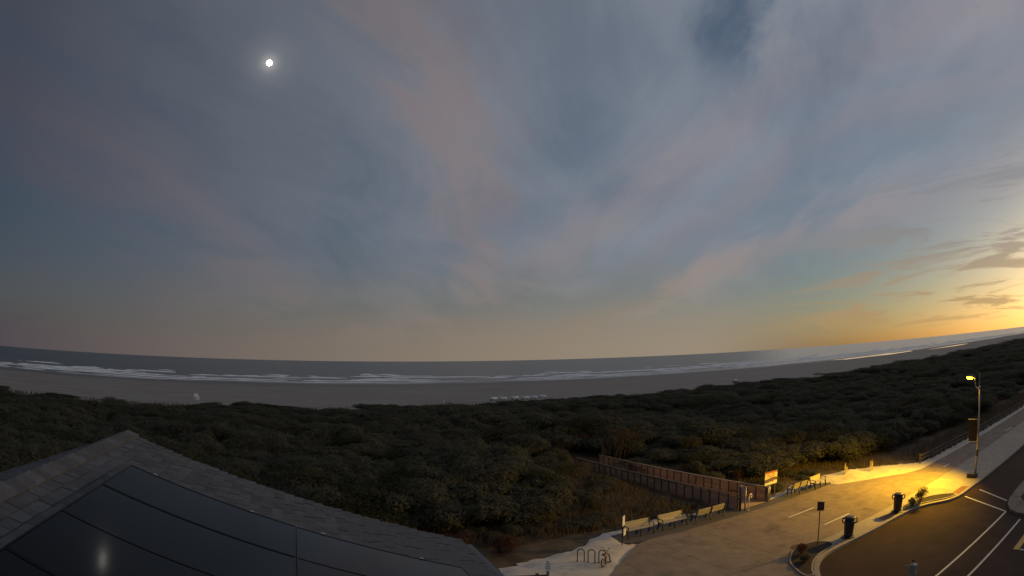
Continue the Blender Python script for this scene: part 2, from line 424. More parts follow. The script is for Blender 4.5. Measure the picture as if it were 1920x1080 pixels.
# ------------------------------------------------------------------ promenade, slabs, street
def clip(poly, lo, hi):
    for ax, s, lim in ((0, 1, lo[0]), (0, -1, hi[0]), (1, 1, lo[1]), (1, -1, hi[1])):
        o = []
        for i, p in enumerate(poly):
            q = poly[(i + 1) % len(poly)]
            a, b = s * (p[ax] - lim), s * (q[ax] - lim)
            if a >= 0: o.append(p)
            if (a >= 0) != (b >= 0):
                k = a / (a - b); o.append((p[0] + (q[0] - p[0]) * k, p[1] + (q[1] - p[1]) * k))
        poly = o
        if len(poly) < 3: return []
    out = []
    for p in poly:
        if not out or (abs(p[0] - out[-1][0]) + abs(p[1] - out[-1][1])) > 1e-4: out.append(p)
    return out
def area(p): return 0.5 * sum(p[i][0] * p[(i + 1) % len(p)][1] - p[(i + 1) % len(p)][0] * p[i][1] for i in range(len(p)))
def smoothline(pts, n=6):
    """smooth curve through the points, tangents held to each span's own length"""
    o, P = [], [Vector(p) for p in pts]
    T = [(P[min(i + 1, len(P) - 1)] - P[max(i - 1, 0)]).normalized() for i in range(len(P))]
    for i in range(len(P) - 1):
        l = (P[i + 1] - P[i]).length
        for k in range(n):
            t = k / n; h = (2 * t ** 3 - 3 * t * t + 1, t ** 3 - 2 * t * t + t, -2 * t ** 3 + 3 * t * t, t ** 3 - t * t)
            q = P[i] * h[0] + T[i] * (l * h[1]) + P[i + 1] * h[2] + T[i + 1] * (l * h[3]); o.append((q.x, q.y))
    return o + [tuple(pts[-1])]

kerb_line = smoothline([(18.55, -30), (18.55, 6), (18.6, 12.0), (18.75, 13.2), (19.31, 14.07), (20.3, 14.95), (21.3, 15.5), (22.5, 15.68), (26.0, 15.60), (29.6, 15.5), (30.9, 15.3), (32.1, 14.75), (33.2, 13.95), (34.4, 13.6), (36.2, 13.55), (39, 13.52), (60, 13.5), (240, 13.5)], 6)
edge_left = smoothline([(8.2, 14.0), (9.6, 17.6), (12.66, 20.75), (15.16, 23.08), (16.24, 23.88), (17.1, 24.18)], 5)
edge_sea = [(33.75, 24.18)] + smoothline([(33.8, 23.62), (36.97, 21.77), (40.0, 19.98), (43.0, 19.8), (60, 19.75), (240, 19.7)], 6)
prom = kerb_line + edge_sea[::-1] + edge_left[::-1] + [(8.2, -30)]
if area(prom) < 0: prom = prom[::-1]
pz0 = MB(); pz0.prism(prom, -0.30, -0.018)
promenade = tag(pz0.build('promenade', M['joint']), 'concrete seaside promenade of large slabs under the street lamp', 'promenade', kind='structure')
rows = [(-30, 13.5), (13.5, 17.05), (17.05, 20.6), (20.6, 24.3)]
for (y0, y1) in rows:
    step = 3.05 if y0 > 0 else 9.0
    x = 5.0 if y0 < 13 else 8.0
    while x < 72:
        J = 0.008
        c = clip(prom, (x + J, y0 + J), (x + step - J, y1 - J))
        full = (step - 2 * J) * (y1 - y0 - 2 * J)
        if c and abs(abs(area(c)) - full) < 0.02: c = [(x + J, y0 + J), (x + step - J, y0 + J), (x + step - J, y1 - J), (x + J, y1 - J)]
        if len(c) >= 3 and abs(area(c)) > 0.02:
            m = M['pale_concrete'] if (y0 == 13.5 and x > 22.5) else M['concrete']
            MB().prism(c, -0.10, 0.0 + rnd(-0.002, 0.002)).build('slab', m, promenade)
        x += step
c = clip(prom, (x + 0.01, -40), (300, 30))
MB().prism(c, -0.10, 0.0).build('far_paving', M['concrete'], promenade)

# paved strip under the benches
strip = [(15.64, 24.57), (16.0, 24.30), (17.1, 24.21), (33.7, 24.21), (34.05, 24.6), (33.2, 25.3), (30.3, 25.35), (27.3, 25.1), (27.3, 26.0), (24.8, 26.0), (24.8, 26.05), (18.8, 26.2), (16.1, 26.0), (15.85, 26.1)]
tag(MB().prism(strip, -0.2, -0.004).build('paved_strip', M['mat_strip']), 'dark paved strip carrying the benches beside the dunes', 'paving', kind='structure')

# street
street = [(18.4, -60), (240, -60), (240, 13.6)] + [(x, y + 0.06) for x, y in kerb_line[::-1] if y > -30] + [(18.4, -30)]
tag(MB().prism(street, -0.22, -0.13).build('street', M['asphalt']), 'dark asphalt street with white painted lines', 'street', kind='structure')
def strip_along(mb, line, w0, w1, z0, z1):
    """a band between offsets w0 and w1 to the left of the line"""
    n = len(line); L = []
    for i in range(n):
        a, c = line[max(i - 1, 0)], line[min(i + 1, n - 1)]
        dx, dy = c[0] - a[0], c[1] - a[1]; l = sqrt(dx * dx + dy * dy) or 1; L.append((-dy / l, dx / l))
    b = len(mb.v)
    for i in range(n):
        for wv, z in ((w0, z0), (w0, z1), (w1, z1), (w1, z0)):
            mb.v.append((line[i][0] + L[i][0] * wv, line[i][1] + L[i][1] * wv, z))
    for i in range(n - 1):
        for k in range(4):
            k2 = (k + 1) % 4
            mb.f.append((b + i * 4 + k, b + (i + 1) * 4 + k, b + (i + 1) * 4 + k2, b + i * 4 + k2)); mb.m.append(0)
    mb.f.append((b, b + 1, b + 2, b + 3)); e = b + (n - 1) * 4; mb.f.append((e + 3, e + 2, e + 1, e)); mb.m += [0, 0]
mb = MB(); strip_along(mb, kerb_line[4:], -0.10, 0.16, -0.2, 0.018)
tag(mb.build('kerb', M['kerb']), 'pale concrete kerb curving along the street edge', 'kerb', kind='structure')
def road_line(p, q, wd, label, m=None, z=-0.1255):
    p, q = Vector((*p, z)), Vector((*q, z))
    tag(MB().beam(p, q, wd, 0.006).build('road_marking', m or M['paint']), label, 'road marking', kind='structure')
road_line((36.45, 12.75), (34.35, 9.85), 0.13, 'white crossing line ending at the median nose')
road_line((34.64, 13.2), (32.25, 9.25), 0.13, 'white crossing line nearer the trash cans')
road_line((32.2, 9.2), (12, 9.45), 0.12, 'white lane line meeting the crossing line')
road_line((31.0, 7.82), (12, 7.9), 0.12, 'white lane line nearest the bottom right corner')
road_line((26.5, 6.62), (60, 7.0), 0.34, 'broad yellow median stripe at the right edge', M['yellow_paint'])
road_line((26.52, 6.4), (26.6, 3.0), 0.14, 'pale bar across the end of the yellow stripe', z=-0.1215)
for (x0, x1, y) in ((25.42, 27.95, 21.37), (25.46, 28.05, 18.58)):
    road_line((x0, y), (x1, y), 0.13, 'white dash on the promenade ' + ('near the benches' if y > 20 else 'beside the trash can'), z=0.006)
road_line((41.6, 18.2), (42.9, 18.15), 0.13, 'white dash on the promenade beside the lamp glow', z=0.006)
road_line((57.9, 17.6), (60.0, 17.5), 0.13, 'white dash on the promenade far along the fence', z=0.006)
for poly, lb in (([(34.7, 13.30), (36.6, 13.26), (36.5, 13.86), (34.6, 13.88)], 'red paving pad at the crossing kerb'), ([(27.9, 15.86), (29.3, 15.80), (29.5, 16.2), (28.0, 16.42)], 'red paving pad beside a trash can')):
    tag(MB().prism([(x, y + 0.42 * (lb[-1] == 'b')) for x, y in poly], -0.05, 0.007).build('paving_pad', M['brick_pad']), lb, 'paving', kind='structure')
# raised median
med = [(38.2, 9.9), (36.2, 9.85), (34.5, 9.72), (33.3, 9.46), (32.3, 8.97), (31.75, 8.32), (31.6, 7.7), (31.8, 7.1), (32.6, 6.7), (34, 6.5), (90, 6.5), (90, 9.9)][::-1]
if area(med) < 0: med = med[::-1]
median = tag(MB().prism(med, -0.2, 0.02).build('median', M['concrete']), 'raised concrete median nose at the right edge', 'median', kind='structure')
MB().prism([(34.0, 7.6), (88, 7.6), (88, 9.0), (34.8, 9.0), (34.0, 8.5)], -0.1, 0.027).build('planting_strip', M['soil'], median)

# sand patches beside the paving
def sand_patch(name, poly, label, bumps, res=0.35):
    xs = [p[0] for p in poly]; ys = [p[1] for p in poly]
    def inside(x, y):
        r = False
        for i in range(len(poly)):
            (x1, y1), (x2, y2) = poly[i], poly[i - 1]
            if (y1 > y) != (y2 > y) and x < (x2 - x1) * (y - y1) / (y2 - y1) + x1: r = not r
        return r
    def dist(x, y):
        d = 9
        for i in range(len(poly)):
            (x1, y1), (x2, y2) = poly[i], poly[i - 1]
            l2 = (x2 - x1) ** 2 + (y2 - y1) ** 2 or 1e-9
            t = max(0, min(1, ((x - x1) * (x2 - x1) + (y - y1) * (y2 - y1)) / l2))
            d = min(d, sqrt((x - x1 - t * (x2 - x1)) ** 2 + (y - y1 - t * (y2 - y1)) ** 2))
        return d if inside(x, y) else -d
    gx, gy = frange(min(xs) - 0.6, max(xs) + 0.6, res), frange(min(ys) - 0.6, max(ys) + 0.6, res)
    V, idx, F = [], {}, []
    for j, y in enumerate(gy):
        for i, x in enumerate(gx):
            d = dist(x, y) + 0.35 * fbm(x, y, 0.9)
            z = -0.16 + 0.17 * sstep(-0.35, 0.15, d) + 0.03 * fbm(x, y, 0.7)
            for bx, by, br, bh in bumps: z += bh * math.exp(-((x - bx) ** 2 + (y - by) ** 2) / br ** 2) * sstep(-0.3, 0.6, d)
            idx[i, j] = len(V); V.append((x, y, z))
    for j in range(len(gy) - 1):
        for i in range(len(gx) - 1):
            if dist(gx[i], gy[j]) > -0.75: F.append((idx[i, j], idx[i + 1, j], idx[i + 1, j + 1], idx[i, j + 1]))
    me = bpy.data.meshes.new(name); me.from_pydata(V, [], F); me.materials.append(M['sand'])
    me.polygons.foreach_set('use_smooth', [True] * len(F))
    tag(link(name, me), label, 'sand', kind='structure')
sand_patch('sand_patch', [(4, 19.8), (8.0, 16.6), (9.4, 17.6), (12.5, 20.85), (15.0, 23.2), (16.1, 24.0), (15.5, 24.62), (15.75, 26.15), (18.8, 26.3), (22.5, 26.25), (24.5, 26.15), (24.4, 26.6), (22.4, 26.9), (20.4, 27.4), (17.2, 27.1), (15.4, 26.8), (14.5, 26.2), (13.3, 25.0), (11.1, 24.3), (8.4, 23.3), (5, 22.4)], 'pale sand patch around the bike racks', [(14.0, 25.0, 1.5, 0.05)])
sand_patch('sand_patch', [(27.5, 25.25), (30.3, 25.5), (33.3, 25.45), (34.15, 24.6), (33.95, 23.75), (37.05, 21.95), (40.05, 20.15), (43.0, 19.95), (60, 19.92), (78, 19.85), (78, 20.35), (60, 20.6), (52, 20.75), (43.2, 20.95), (40.9, 23.6), (38.9, 25.4), (37.0, 26.0), (35.1, 26.8), (31.5, 26.5), (28.6, 25.75)], 'lamp-lit sand strip between promenade and dune scrub', [(36.9, 24.6, 1.1, 0.35), (35.0, 25.6, 1.0, 0.15), (39.6, 22.6, 1.2, 0.12)], 0.4)

# ------------------------------------------------------------------ the beach building with its shingled roof and solar panels
RP = Vector((-2.52, 7.52, 8.95))               # end of the ridge at the gable
PIT = radians(18.43); CP, SP = cos(PIT), sin(PIT)
def roofpt(n, d, h=0.0, side=1):               # n metres back from the gable, d metres down the slope, h above it
    return Vector((RP.x + side * (d * CP + h * SP), RP.y - n, RP.z - d * SP + h * CP))
DL, RL = 4.95, 13.5
bld = thing('beach_building', 'beach building with grey shingled gable roof and black solar panels', 'building', (RP.x, RP.y - RL / 2, -0.25))
inv0 = Matrix.Translation(bld.location).inverted()
def bpart(mb, name, m, parent=None, smooth=False):
    off = bld.location
    mb.v = [(x - off.x, y - off.y, z - off.z) for x, y, z in mb.v]
    return mb.build(name, m, parent or bld, smooth)
mb = MB(); wl, wr = RP.x - 4.25, RP.x + 4.25
zt = RP.z - (4.25 / CP) * SP - 0.10
y0, y1 = RP.y - RL + 0.4, RP.y - 0.4
b = len(mb.v)
for y in (y0, y1):
    mb.v += [(wl, y, -0.25), (wr, y, -0.25), (wr, y, zt), (RP.x, y, RP.z - 0.12), (wl, y, zt)]
mb.f += [(0, 1, 2, 3, 4), (9, 8, 7, 6, 5), (1, 6, 7, 2), (5, 0, 4, 9)]; mb.m += [0] * 4
bpart(mb, 'wall', M['wall'])
mb = MB()
for sd in (1, -1):
    q = [roofpt(0, 0, -0.03, sd), roofpt(RL, 0, -0.03, sd), roofpt(RL, DL, -0.03, sd), roofpt(0, DL, -0.03, sd)]
    q2 = [p - Vector((0, 0, 0.14)) for p in q]
    for k in range(4): q[k].x = q[k].x if k > 1 else RP.x; q2[k].x = q2[k].x if k > 1 else RP.x
    mb.hexa((q2[::-1] + q[::-1]) if sd > 0 else (q2 + q))
roof = bpart(mb, 'roof', M['gutter'])
def shingle(mb, n0, n1, d0, ex, side, lift, sub=None):
    """one thin wedge of shingle: butt edge raised over the course below"""
    t0, t1 = 0.003 + lift, 0.013 + lift
    P = [roofpt(n0, d0 - 0.05, -0.028, side), roofpt(n1, d0 - 0.05, -0.028, side), roofpt(n1, d0 + ex, -0.02, side), roofpt(n0, d0 + ex, -0.02, side),
         roofpt(n0, d0 - 0.05, t0 - 0.012, side), roofpt(n1, d0 - 0.05, t0 - 0.012, side), roofpt(n1, d0 + ex, t1, side), roofpt(n0, d0 + ex, t1, side)]
    mb.hexa(P if side < 0 else [P[i] for i in (1, 0, 3, 2, 5, 4, 7, 6)])
EX = 0.135; parts = 0; rest = MB(); Rs = random.Random(3)
for side in (1, -1):
    for k in range(int(DL / EX)):
        d0 = 0.03 + k * EX; n = -0.04 + Rs.uniform(0.0, 0.02)
        while n < RL:
            wd = Rs.uniform(0.11, 0.24); lift = Rs.choice((0, 0, 0.004, 0.006))
            seen = side > 0 and (n < 1.62 or (d0 < 0.5 and n < 4.6)) and parts < 300
            if seen:
                one = MB(); shingle(one, n, n + wd - 0.006, d0, EX, side, lift)
                bpart(one, 'shingle', M['shingle'], roof); parts += 1
            elif not (side > 0 and 1.9 < n < 9.0 and 0.75 < d0 < 4.0):
                shingle(rest, n, n + wd - 0.006, d0, EX, side, lift)
            n += wd
    if side > 0: continue
sf = bpart(rest, 'shingle_field', M['shingle'], roof); sf['kind'] = 'stuff'
for k in range(76):                             # ridge caps, lapped
    n = -0.03 + k * 0.175; mb = MB(); h = 0.045
    for sd in (1, -1):
        a, c = roofpt(n, 0.0, h, sd), roofpt(n + 0.25, 0.0, h - 0.030, sd)
        e, f = roofpt(n, 0.16, h - 0.004, sd), roofpt(n + 0.25, 0.16, h - 0.034, sd)
        a.x = c.x = RP.x; up = [a, c, f, e]; lo = [p - Vector((0, 0, 0.018)) for p in up]
        mb.hexa((lo + up) if sd < 0 else (lo[::-1] + up[::-1]))
    bpart(mb, 'ridge_cap', M['cap'], roof)
for sd in (1, -1):                              # eave gutters and rake trim
    mb = MB(); p, q = roofpt(0.0, DL + 0.06, -0.10, sd), roofpt(RL, DL + 0.06, -0.10, sd); mb.beam(p, q, 0.12, 0.12)
    bpart(mb, 'gutter', M['gutter'])
    mb = MB(); mb.beam(roofpt(-0.03, 0.02, -0.13, sd), roofpt(-0.03, DL, -0.13, sd), 0.035, 0.20)
    bpart(mb, 'rake_board', M['gutter'])
pw, pl = 0.965, 1.86
for r_ in range(2):
    for c_ in range(8):
        n0 = 1.78 + c_ * (pw + 0.004); d0 = 0.60 + r_ * (pl + 0.006); jit = rnd(-0.002, 0.002)
        e = link('solar_panel', None, bld)
        def slabp(n0, n1, d0, d1, h0, h1):
            P = [roofpt(n1, d0, h0), roofpt(n0, d0, h0), roofpt(n0, d1, h0), roofpt(n1, d1, h0), roofpt(n1, d0, h1), roofpt(n0, d0, h1), roofpt(n0, d1, h1), roofpt(n1, d1, h1)]
            return P
        mb = MB(); f = 0.014
        for a0, a1, b0, b1 in ((n0, n0 + f, d0, d0 + pl), (n0 + pw - f, n0 + pw, d0, d0 + pl), (n0 + f, n0 + pw - f, d0, d0 + f), (n0 + f, n0 + pw - f, d0 + pl - f, d0 + pl)):
            mb.hexa(slabp(a0, a1, b0, b1, 0.075, 0.118 + jit))
        bpart(mb, 'frame', M['panel_frame'], e)
        mb = MB(); mb.hexa(slabp(n0 + f, n0 + pw - f, d0 + f, d0 + pl - f, 0.08, 0.113 + jit)); bpart(mb, 'glass', M['panel'], e)
        for dd in ((0.29, 1.38) if c_ == 0 else ()):
            mb = MB(); mb.hexa(slabp(n0 - 0.022, n0 + 0.008, d0 + dd - 0.022, d0 + dd + 0.022, 0.03, 0.124)); bpart(mb, 'clamp', M['clamp'], e)
mb = MB(); mb.beam(roofpt(1.6, 1.2, 0.045), roofpt(9.5, 1.2, 0.045), 0.04, 0.04)
bpart(mb, 'mounting_rail', M['panel_frame'])

# ------------------------------------------------------------------ street lamp
lx, ly = 39.06, 14.19
lamp = thing('street_lamp', 'lit street lamp on grey pole with dark banner beside promenade', 'street lamp', (lx, ly, 0))
mb = MB(); mb.tube([(0, 0, 0), (0, 0, 6.2)], [0.085, 0.055], 10); mb.build('pole', M['galv'], lamp, True)
mb = MB(); mb.box((-0.30, -0.16, 0), (0.22, 0.62, 0.30)); mb.build('base_box', M['iron'], lamp)
mb = MB(); mb.lathe([(0.02, 6.32), (0.075, 6.28), (0.085, 6.16), (0.06, 6.12)][::-1], 10); mb.build('pole_cap', M['galv'], lamp, True)
mb = MB(); mb.tube([(0, 0, 6.05), (0.0, 0.2, 6.20), (0.02, 0.34, 6.36), (0.05, 0.40, 6.62), (0.06, 0.42, 6.92)], 0.028, 8); mb.build('arm', M['galv'], lamp, True)
hd = MB()                                       # cobra head, mouth tilted out over the promenade
HC = Vector((0.05, 0.74, 7.0)); HD = Vector((-0.12, 0.95, 0.12)).normalized(); HS = HD.cross(Vector((0, 0, 1))).normalized(); HU = HS.cross(HD)
ring = lambda a, w_, h_, z_: [HC + HD * a + HS * (w_ * cos(t_)) + HU * (h_ * sin(t_) + z_) for t_ in [2 * pi * k / 12 for k in range(12)]]
rings = [ring(-0.36, 0.05, 0.05, 0.0), ring(-0.18, 0.11, 0.075, 0.02), ring(0.08, 0.16, 0.09, 0.03), ring(0.30, 0.13, 0.07, 0.02), ring(0.40, 0.05, 0.03, 0.0)]
b = 0
for r_ in rings: hd.v += [tuple(p) for p in r_]
for i in range(4):
    for k in range(12): hd.f.append((i * 12 + k, i * 12 + (k + 1) % 12, (i + 1) * 12 + (k + 1) % 12, (i + 1) * 12 + k)); hd.m.append(0)
hd.f += [tuple(range(12))[::-1], tuple(range(48, 60))]; hd.m += [0, 0]
hd.build('lamp_head', M['lamp_body'], lamp, True)
ln = MB(); b = 0                                 # drop lens below the head
for (s_, z_) in ((1.0, -0.045), (0.92, -0.12), (0.55, -0.17)):
    ln.v += [tuple(HC + HD * (0.10 + 0.25 * s_ * cos(2 * pi * k / 14)) + HS * (0.135 * s_ * sin(2 * pi * k / 14)) + HU * z_) for k in range(14)]
for i in range(2):
    for k in range(14): ln.f.append((i * 14 + k, (i + 1) * 14 + k, (i + 1) * 14 + (k + 1) % 14, i * 14 + (k + 1) % 14)); ln.m.append(0)
ln.f += [tuple(range(14)), tuple(range(28, 42))[::-1]]; ln.m += [0, 0]
ln.build('lens', M['lamp_lens'], lamp, True)
mb = MB(); mb.box((-0.015, 0.10, 2.55), (0.015, 0.80, 4.05)); mb.build('banner', M['banner'], lamp)
for z in (4.08, 2.52):
    mb = MB(); mb.tube([(0, 0, z), (0, 0.86, z)], 0.018, 6); mb.build('banner_arm', M['galv'], lamp)
mb = MB(); mb.tube([(0, 0, 1.5), (0, 0, 1.95)], 0.10, 10); mb.build('clamp_band', M['wood_post'], lamp, True)
ld = bpy.data.lights.new('lamp_light', 'SPOT'); ld.energy = 17500; ld.color = (1.0, 0.55, 0.010); ld.spot_size = radians(144); ld.spot_blend = 1.0; ld.shadow_soft_size = 0.12
lo = bpy.data.objects.new('lamp_light', ld); COL.objects.link(lo)
lo.location = Vector((lx, ly, 0)) + HC + HD * 0.1 + HU * -0.24
lo.rotation_euler = (Vector((29.8, 24.0, 0.0)) - lo.location).to_track_quat('-Z', 'Y').to_euler()
# a plain pole farther off by the fence
pol = thing('wooden_pole', 'slim bare pole standing by the fence behind the street lamp', 'pole', (58.6, 21.3, -0.05))
mb = MB(); mb.tube([(0, 0, 0), (0, 0, 5.75)], [0.10, 0.075], 8); mb.build('shaft', M['wood_grey'], pol, True)
mb = MB(); mb.tube([(0, 0, 5.75), (0, 0, 5.86)], [0.10, 0.10], 8); mb.build('cap', M['galv'], pol, True)

# ------------------------------------------------------------------ benches
def bench(x0, x1, y, rz, label, sea):
    L = x1 - x0
    t = thing('bench', label, 'bench', ((x0 + x1) / 2, y, -0.004), rz, 'benches on the paved strip')
    for k in (-1, 0, 1):                        # iron frames: leg pair, seat rail, back upright
        mb = MB(); x = k * (L / 2 - 0.05)
        mb.beam((x, -0.27, 0), (x, -0.20, 0.42), 0.075, 0.065, (1, 0, 0))
        mb.beam((x, 0.26, 0), (x, 0.14, 0.42), 0.075, 0.065, (1, 0, 0))
        mb.beam((x, -0.25, 0.415), (x, 0.20, 0.40), 0.075, 0.06)
        if k or sea: mb.beam((x, 0.17, 0.38), (x, 0.33, 0.88), 0.075, 0.07, (1, 0, 0))
        if k: mb.beam((x, -0.24, 0.63), (x, 0.24, 0.66), 0.05, 0.035); mb.beam((x, -0.23, 0.42), (x, -0.23, 0.64), 0.045, 0.045, (1, 0, 0))
        mb.build('frame', M['iron'], t)
    for k in range(4):
        mb = MB(); yy = -0.20 + k * 0.115; mb.box((-L / 2, yy - 0.05, 0.442), (L / 2, yy + 0.05, 0.475)); mb.build('seat_slat', M['bench_board'], t)
    for k in range(3):
        z = 0.53 + k * 0.125; yy = 0.165 + (z - 0.38) * 0.32
        mb = MB(); mb.beam((-L / 2, yy, z), (L / 2, yy, z), 0.028, 0.121, (0, 0.30, 0.95)); mb.build('back_slat', M['bench_board'], t)
    return t
bench(16.25, 18.05, 25.22, 0, 'cream slatted bench facing the promenade, leftmost of the row', 0)
bench(18.55, 20.42, 25.18, 0, 'cream slatted bench facing the promenade, second from left', 0)
bench(20.95, 23.3, 25.05, pi, 'cream slatted bench turned towards the sea, next to walkway', 1)
bench(29.40, 31.10, 24.75, pi, 'dark backed bench turned towards the sea beside the beach sign', 1)
bench(31.60, 33.20, 24.55, 0.12, 'rightmost bench, facing the promenade near lamp-lit sand', 0)

# ------------------------------------------------------------------ beach walkway
wk = thing('beach_walkway', 'brown timber beach walkway with boarded sides and handrails', 'walkway', (26.0, 25.0, 0.0))
dz = lambda y: -0.013 * y                        # falls gently towards the beach
NB = 25; STEP = 0.92
for side, x in ((-1, -1.30), (1, 1.30)):
    for k in range(NB):
        y = 0.12 + k * STEP; h = 1.00 - 0.008 * k
        mb = MB(); mb.box((x - 0.05, y - 0.05, dz(y) - 0.35), (x + 0.05, y + 0.05, dz(y) + h - 0.02)); mb.build('post', M['wood_post'], wk)
        if k == NB - 1: continue
        ya, yb = y + 0.055, y + STEP - 0.055; za, zb = dz(ya), dz(yb); pan = link('side_panel', None, wk)
        for j in range(4):                      # four horizontal boards with narrow gaps
            lo, hi = 0.02 + j * 0.225, 0.02 + j * 0.225 + 0.215
            mb = MB(); mb.hexa([(x - 0.018, ya, za + lo), (x + 0.018, ya, za + lo), (x + 0.018, yb, zb + lo), (x - 0.018, yb, zb + lo), (x - 0.018, ya, za + hi), (x + 0.018, ya, za + hi), (x + 0.018, yb, zb + hi), (x - 0.018, yb, zb + hi)])
            mb.build('board', M['wood'], pan)
    mb = MB(); mb.beam((x, 0.0, 1.02), (x, 0.12 + (NB - 1) * STEP, dz(NB * STEP) + 0.82), 0.15, 0.045); mb.build('handrail', M['wood_post'] if side < 0 else M['wood_grey'], wk)
for k in range(78):                              # deck boards
    y = 0.05 + k * 0.285
    mb = MB(); mb.hexa([(-1.24, y, dz(y) - 0.04), (1.24, y, dz(y) - 0.04), (1.24, y + 0.275, dz(y) - 0.04), (-1.24, y + 0.275, dz(y) - 0.04), (-1.24, y, dz(y) + 0.012), (1.24, y, dz(y) + 0.012), (1.24, y + 0.275, dz(y) + 0.010), (-1.24, y + 0.275, dz(y) + 0.010)])
    mb.build('deck_board', M['wood'], wk)
for x, y, lb in ((24.62, 24.85, 'tall blue gate post at the near side of the walkway'), (24.84, 24.62, 'grey steel post paired with the blue gate post')):
    t = thing('gate_post', lb, 'post', (x, y, -0.01)); blue = 'blue' in lb.split()[:2]
    mb = MB(); h = 1.62 if blue else 1.55
    mb.tube([(0, 0, 0), (0, 0, h)], 0.085 if blue else 0.05, 10); mb.build('shaft', M['blue'] if blue else M['galv'], t, True)
    mb = MB(); mb.lathe([(0.10 if blue else 0.06, h), (0.10 if blue else 0.06, h + 0.03), (0.02, h + 0.07)], 10); mb.build('cap', M['galv'], t)
    if not blue:
        for z in (0.95, 1.45): mb = MB(); mb.tube([(0, 0, z), (-0.22, 0.23, z)], 0.025, 6); mb.build('rail', M['galv'], t)
t = thing('handrail_loop', 'white bent pipe handrail at the walkway entrance', 'handrail', (25.05, 24.5, -0.01))
mb = MB(); mb.tube([(0, 0, 0), (0, 0, 0.86), (0.06, 0.03, 0.97), (0.22, 0.1, 1.02), (0.42, 0.2, 0.99), (0.50, 0.24, 0.88), (0.44, 0.21, 0.78), (0.28, 0.13, 0.76)], 0.032, 8); mb.build('pipe', M['white'], t, True)
mb = MB(); mb.lathe([(0.08, 0), (0.08, 0.02), (0.05, 0.03)], 10); mb.build('foot', M['white'], t)
t = thing('pipe_gate', 'pale steel pipe post with rails on far side of entrance', 'gate', (27.42, 25.0, -0.01))
mb = MB(); mb.tube([(0, 0, 0), (0, 0, 1.15)], 0.055, 8); mb.build('post', M['galv'], t, True)
mb = MB(); mb.tube([(0.38, 0.22, 0), (0.38, 0.22, 0.95)], 0.045, 8); mb.build('post', M['galv'], t, True)
for z in (0.62, 0.86): mb = MB(); mb.tube([(-0.1, -0.05, z), (0.40, 0.23, z)], 0.025, 6); mb.build('rail', M['galv'], t)

# ------------------------------------------------------------------ signs
t = thing('beach_sign', 'yellow, grey and cream beach sign on two legs by the walkway', 'sign', (28.42, 25.72, -0.05))
for x in (-0.48, 0.48): mb = MB(); mb.box((x - 0.04, 0.02, 0), (x + 0.04, 0.09, 1.0)); mb.build('leg', M['wood_post'], t)
mb = MB(); mb.box((-0.66, -0.02, 0.90), (0.66, 0.02, 1.86)); pnl = mb.build('panel', M['sign_brown'], t)
def onsign(poly, m, d, nm): 
    mb = MB(); F = [(x, -0.02 - d, z) for x, z in poly]; Bk = [(x, -0.019, z) for x, z in poly]; n = len(poly)
    mb.v += F + Bk; mb.f.append(tuple(range(n))); mb.f += [(i, n + i, n + (i + 1) % n, (i + 1) % n) for i in range(n)]; mb.m += [0] * (n + 1)
    return mb.build(nm, m, pnl)
xsn = [-0.63 + 1.26 * i / 16 for i in range(17)]
wv = lambda x, a, k: a + 0.05 * sin(x * 4.0 + k)
onsign([(-0.63, 0.93)] + [(0.63, 0.93)] + [(x, wv(x, 1.14, 0.3)) for x in xsn[::-1]], M['sign_cream'], 0.002, 'lower_band')
onsign([(x, wv(x, 1.155, 0.3)) for x in xsn] + [(x, wv(x, 1.36, 0.8)) for x in xsn[::-1]], M['sign_grey'], 0.002, 'wave_band')
onsign([(x, wv(x, 1.375, 0.8)) for x in xsn] + [(0.63, 1.72), (-0.63, 1.72)], M['sign_yellow'], 0.002, 'upper_band')
onsign([(-0.63, 1.735), (0.63, 1.735), (0.63, 1.83), (-0.63, 1.83)], M['sign_orange'], 0.002, 'top_band')
onsign([(0.16 + 0.13 * cos(a), 1.20 + 0.10 * sin(a)) for a in [2 * pi * k / 14 for k in range(14)]], M['sign_red'], 0.005, 'emblem')
for k, (xa, xb, z) in enumerate(((-0.45, -0.08, 1.60), (0.02, 0.42, 1.60), (-0.38, 0.30, 1.48))):   # two rows of faded lettering, too small to read
    onsign([(xa, z), (xb, z), (xb, z + 0.06), (xa, z + 0.06)], M['sign_orange'], 0.004, 'faded_text')

t = thing('roadside_sign', 'small brown sign seen from behind on thin post in kerbed bed', 'sign', (22.53, 16.74, 0))
mb = MB(); mb.tube([(0, 0, 0), (-0.06, 0.04, 2.34)], 0.028, 6); mb.build('post', M['wood_post'], t)
mb = MB(); mb.beam((-0.16, 0.14, 2.1), (0.06, -0.16, 2.1), 0.02, 0.46); mb.build('panel', M['sign_brown'], t)
M['white_sheet'] = mat('white_sign_sheet', (0.90, 0.90, 0.88), 0.4)
t = thing('notice_sign', 'white square notice on low post by the sand', 'sign', (9.72, 21.12, -0.05))
mb = MB(); mb.box((-0.045, -0.045, 0), (0.045, 0.045, 1.25)); mb.build('post', M['wood_post'], t)
AX = Vector((0.93, -0.37, 0)); FA = Vector((-0.37, -0.93, 0))
mb = MB(); mb.beam(FA * 0.06 + AX * -0.13 + Vector((0, 0, 1.02)), FA * 0.06 + AX * 0.13 + Vector((0, 0, 1.02)), 0.015, 0.42); np_ = mb.build('panel', M['white_sheet'], t)
mb = MB()
for k in range(16):
    a0, a1 = 2 * pi * k / 16, 2 * pi * (k + 1) / 16
    pt = lambda a, r: FA * 0.0695 + AX * (r * cos(a)) + Vector((0, 0, 0.98 + r * sin(a)))
    mb.face([pt(a0, 0.055), pt(a0, 0.085), pt(a1, 0.085), pt(a1, 0.055)])
mb.build('symbol', M['sign_grey'], np_)
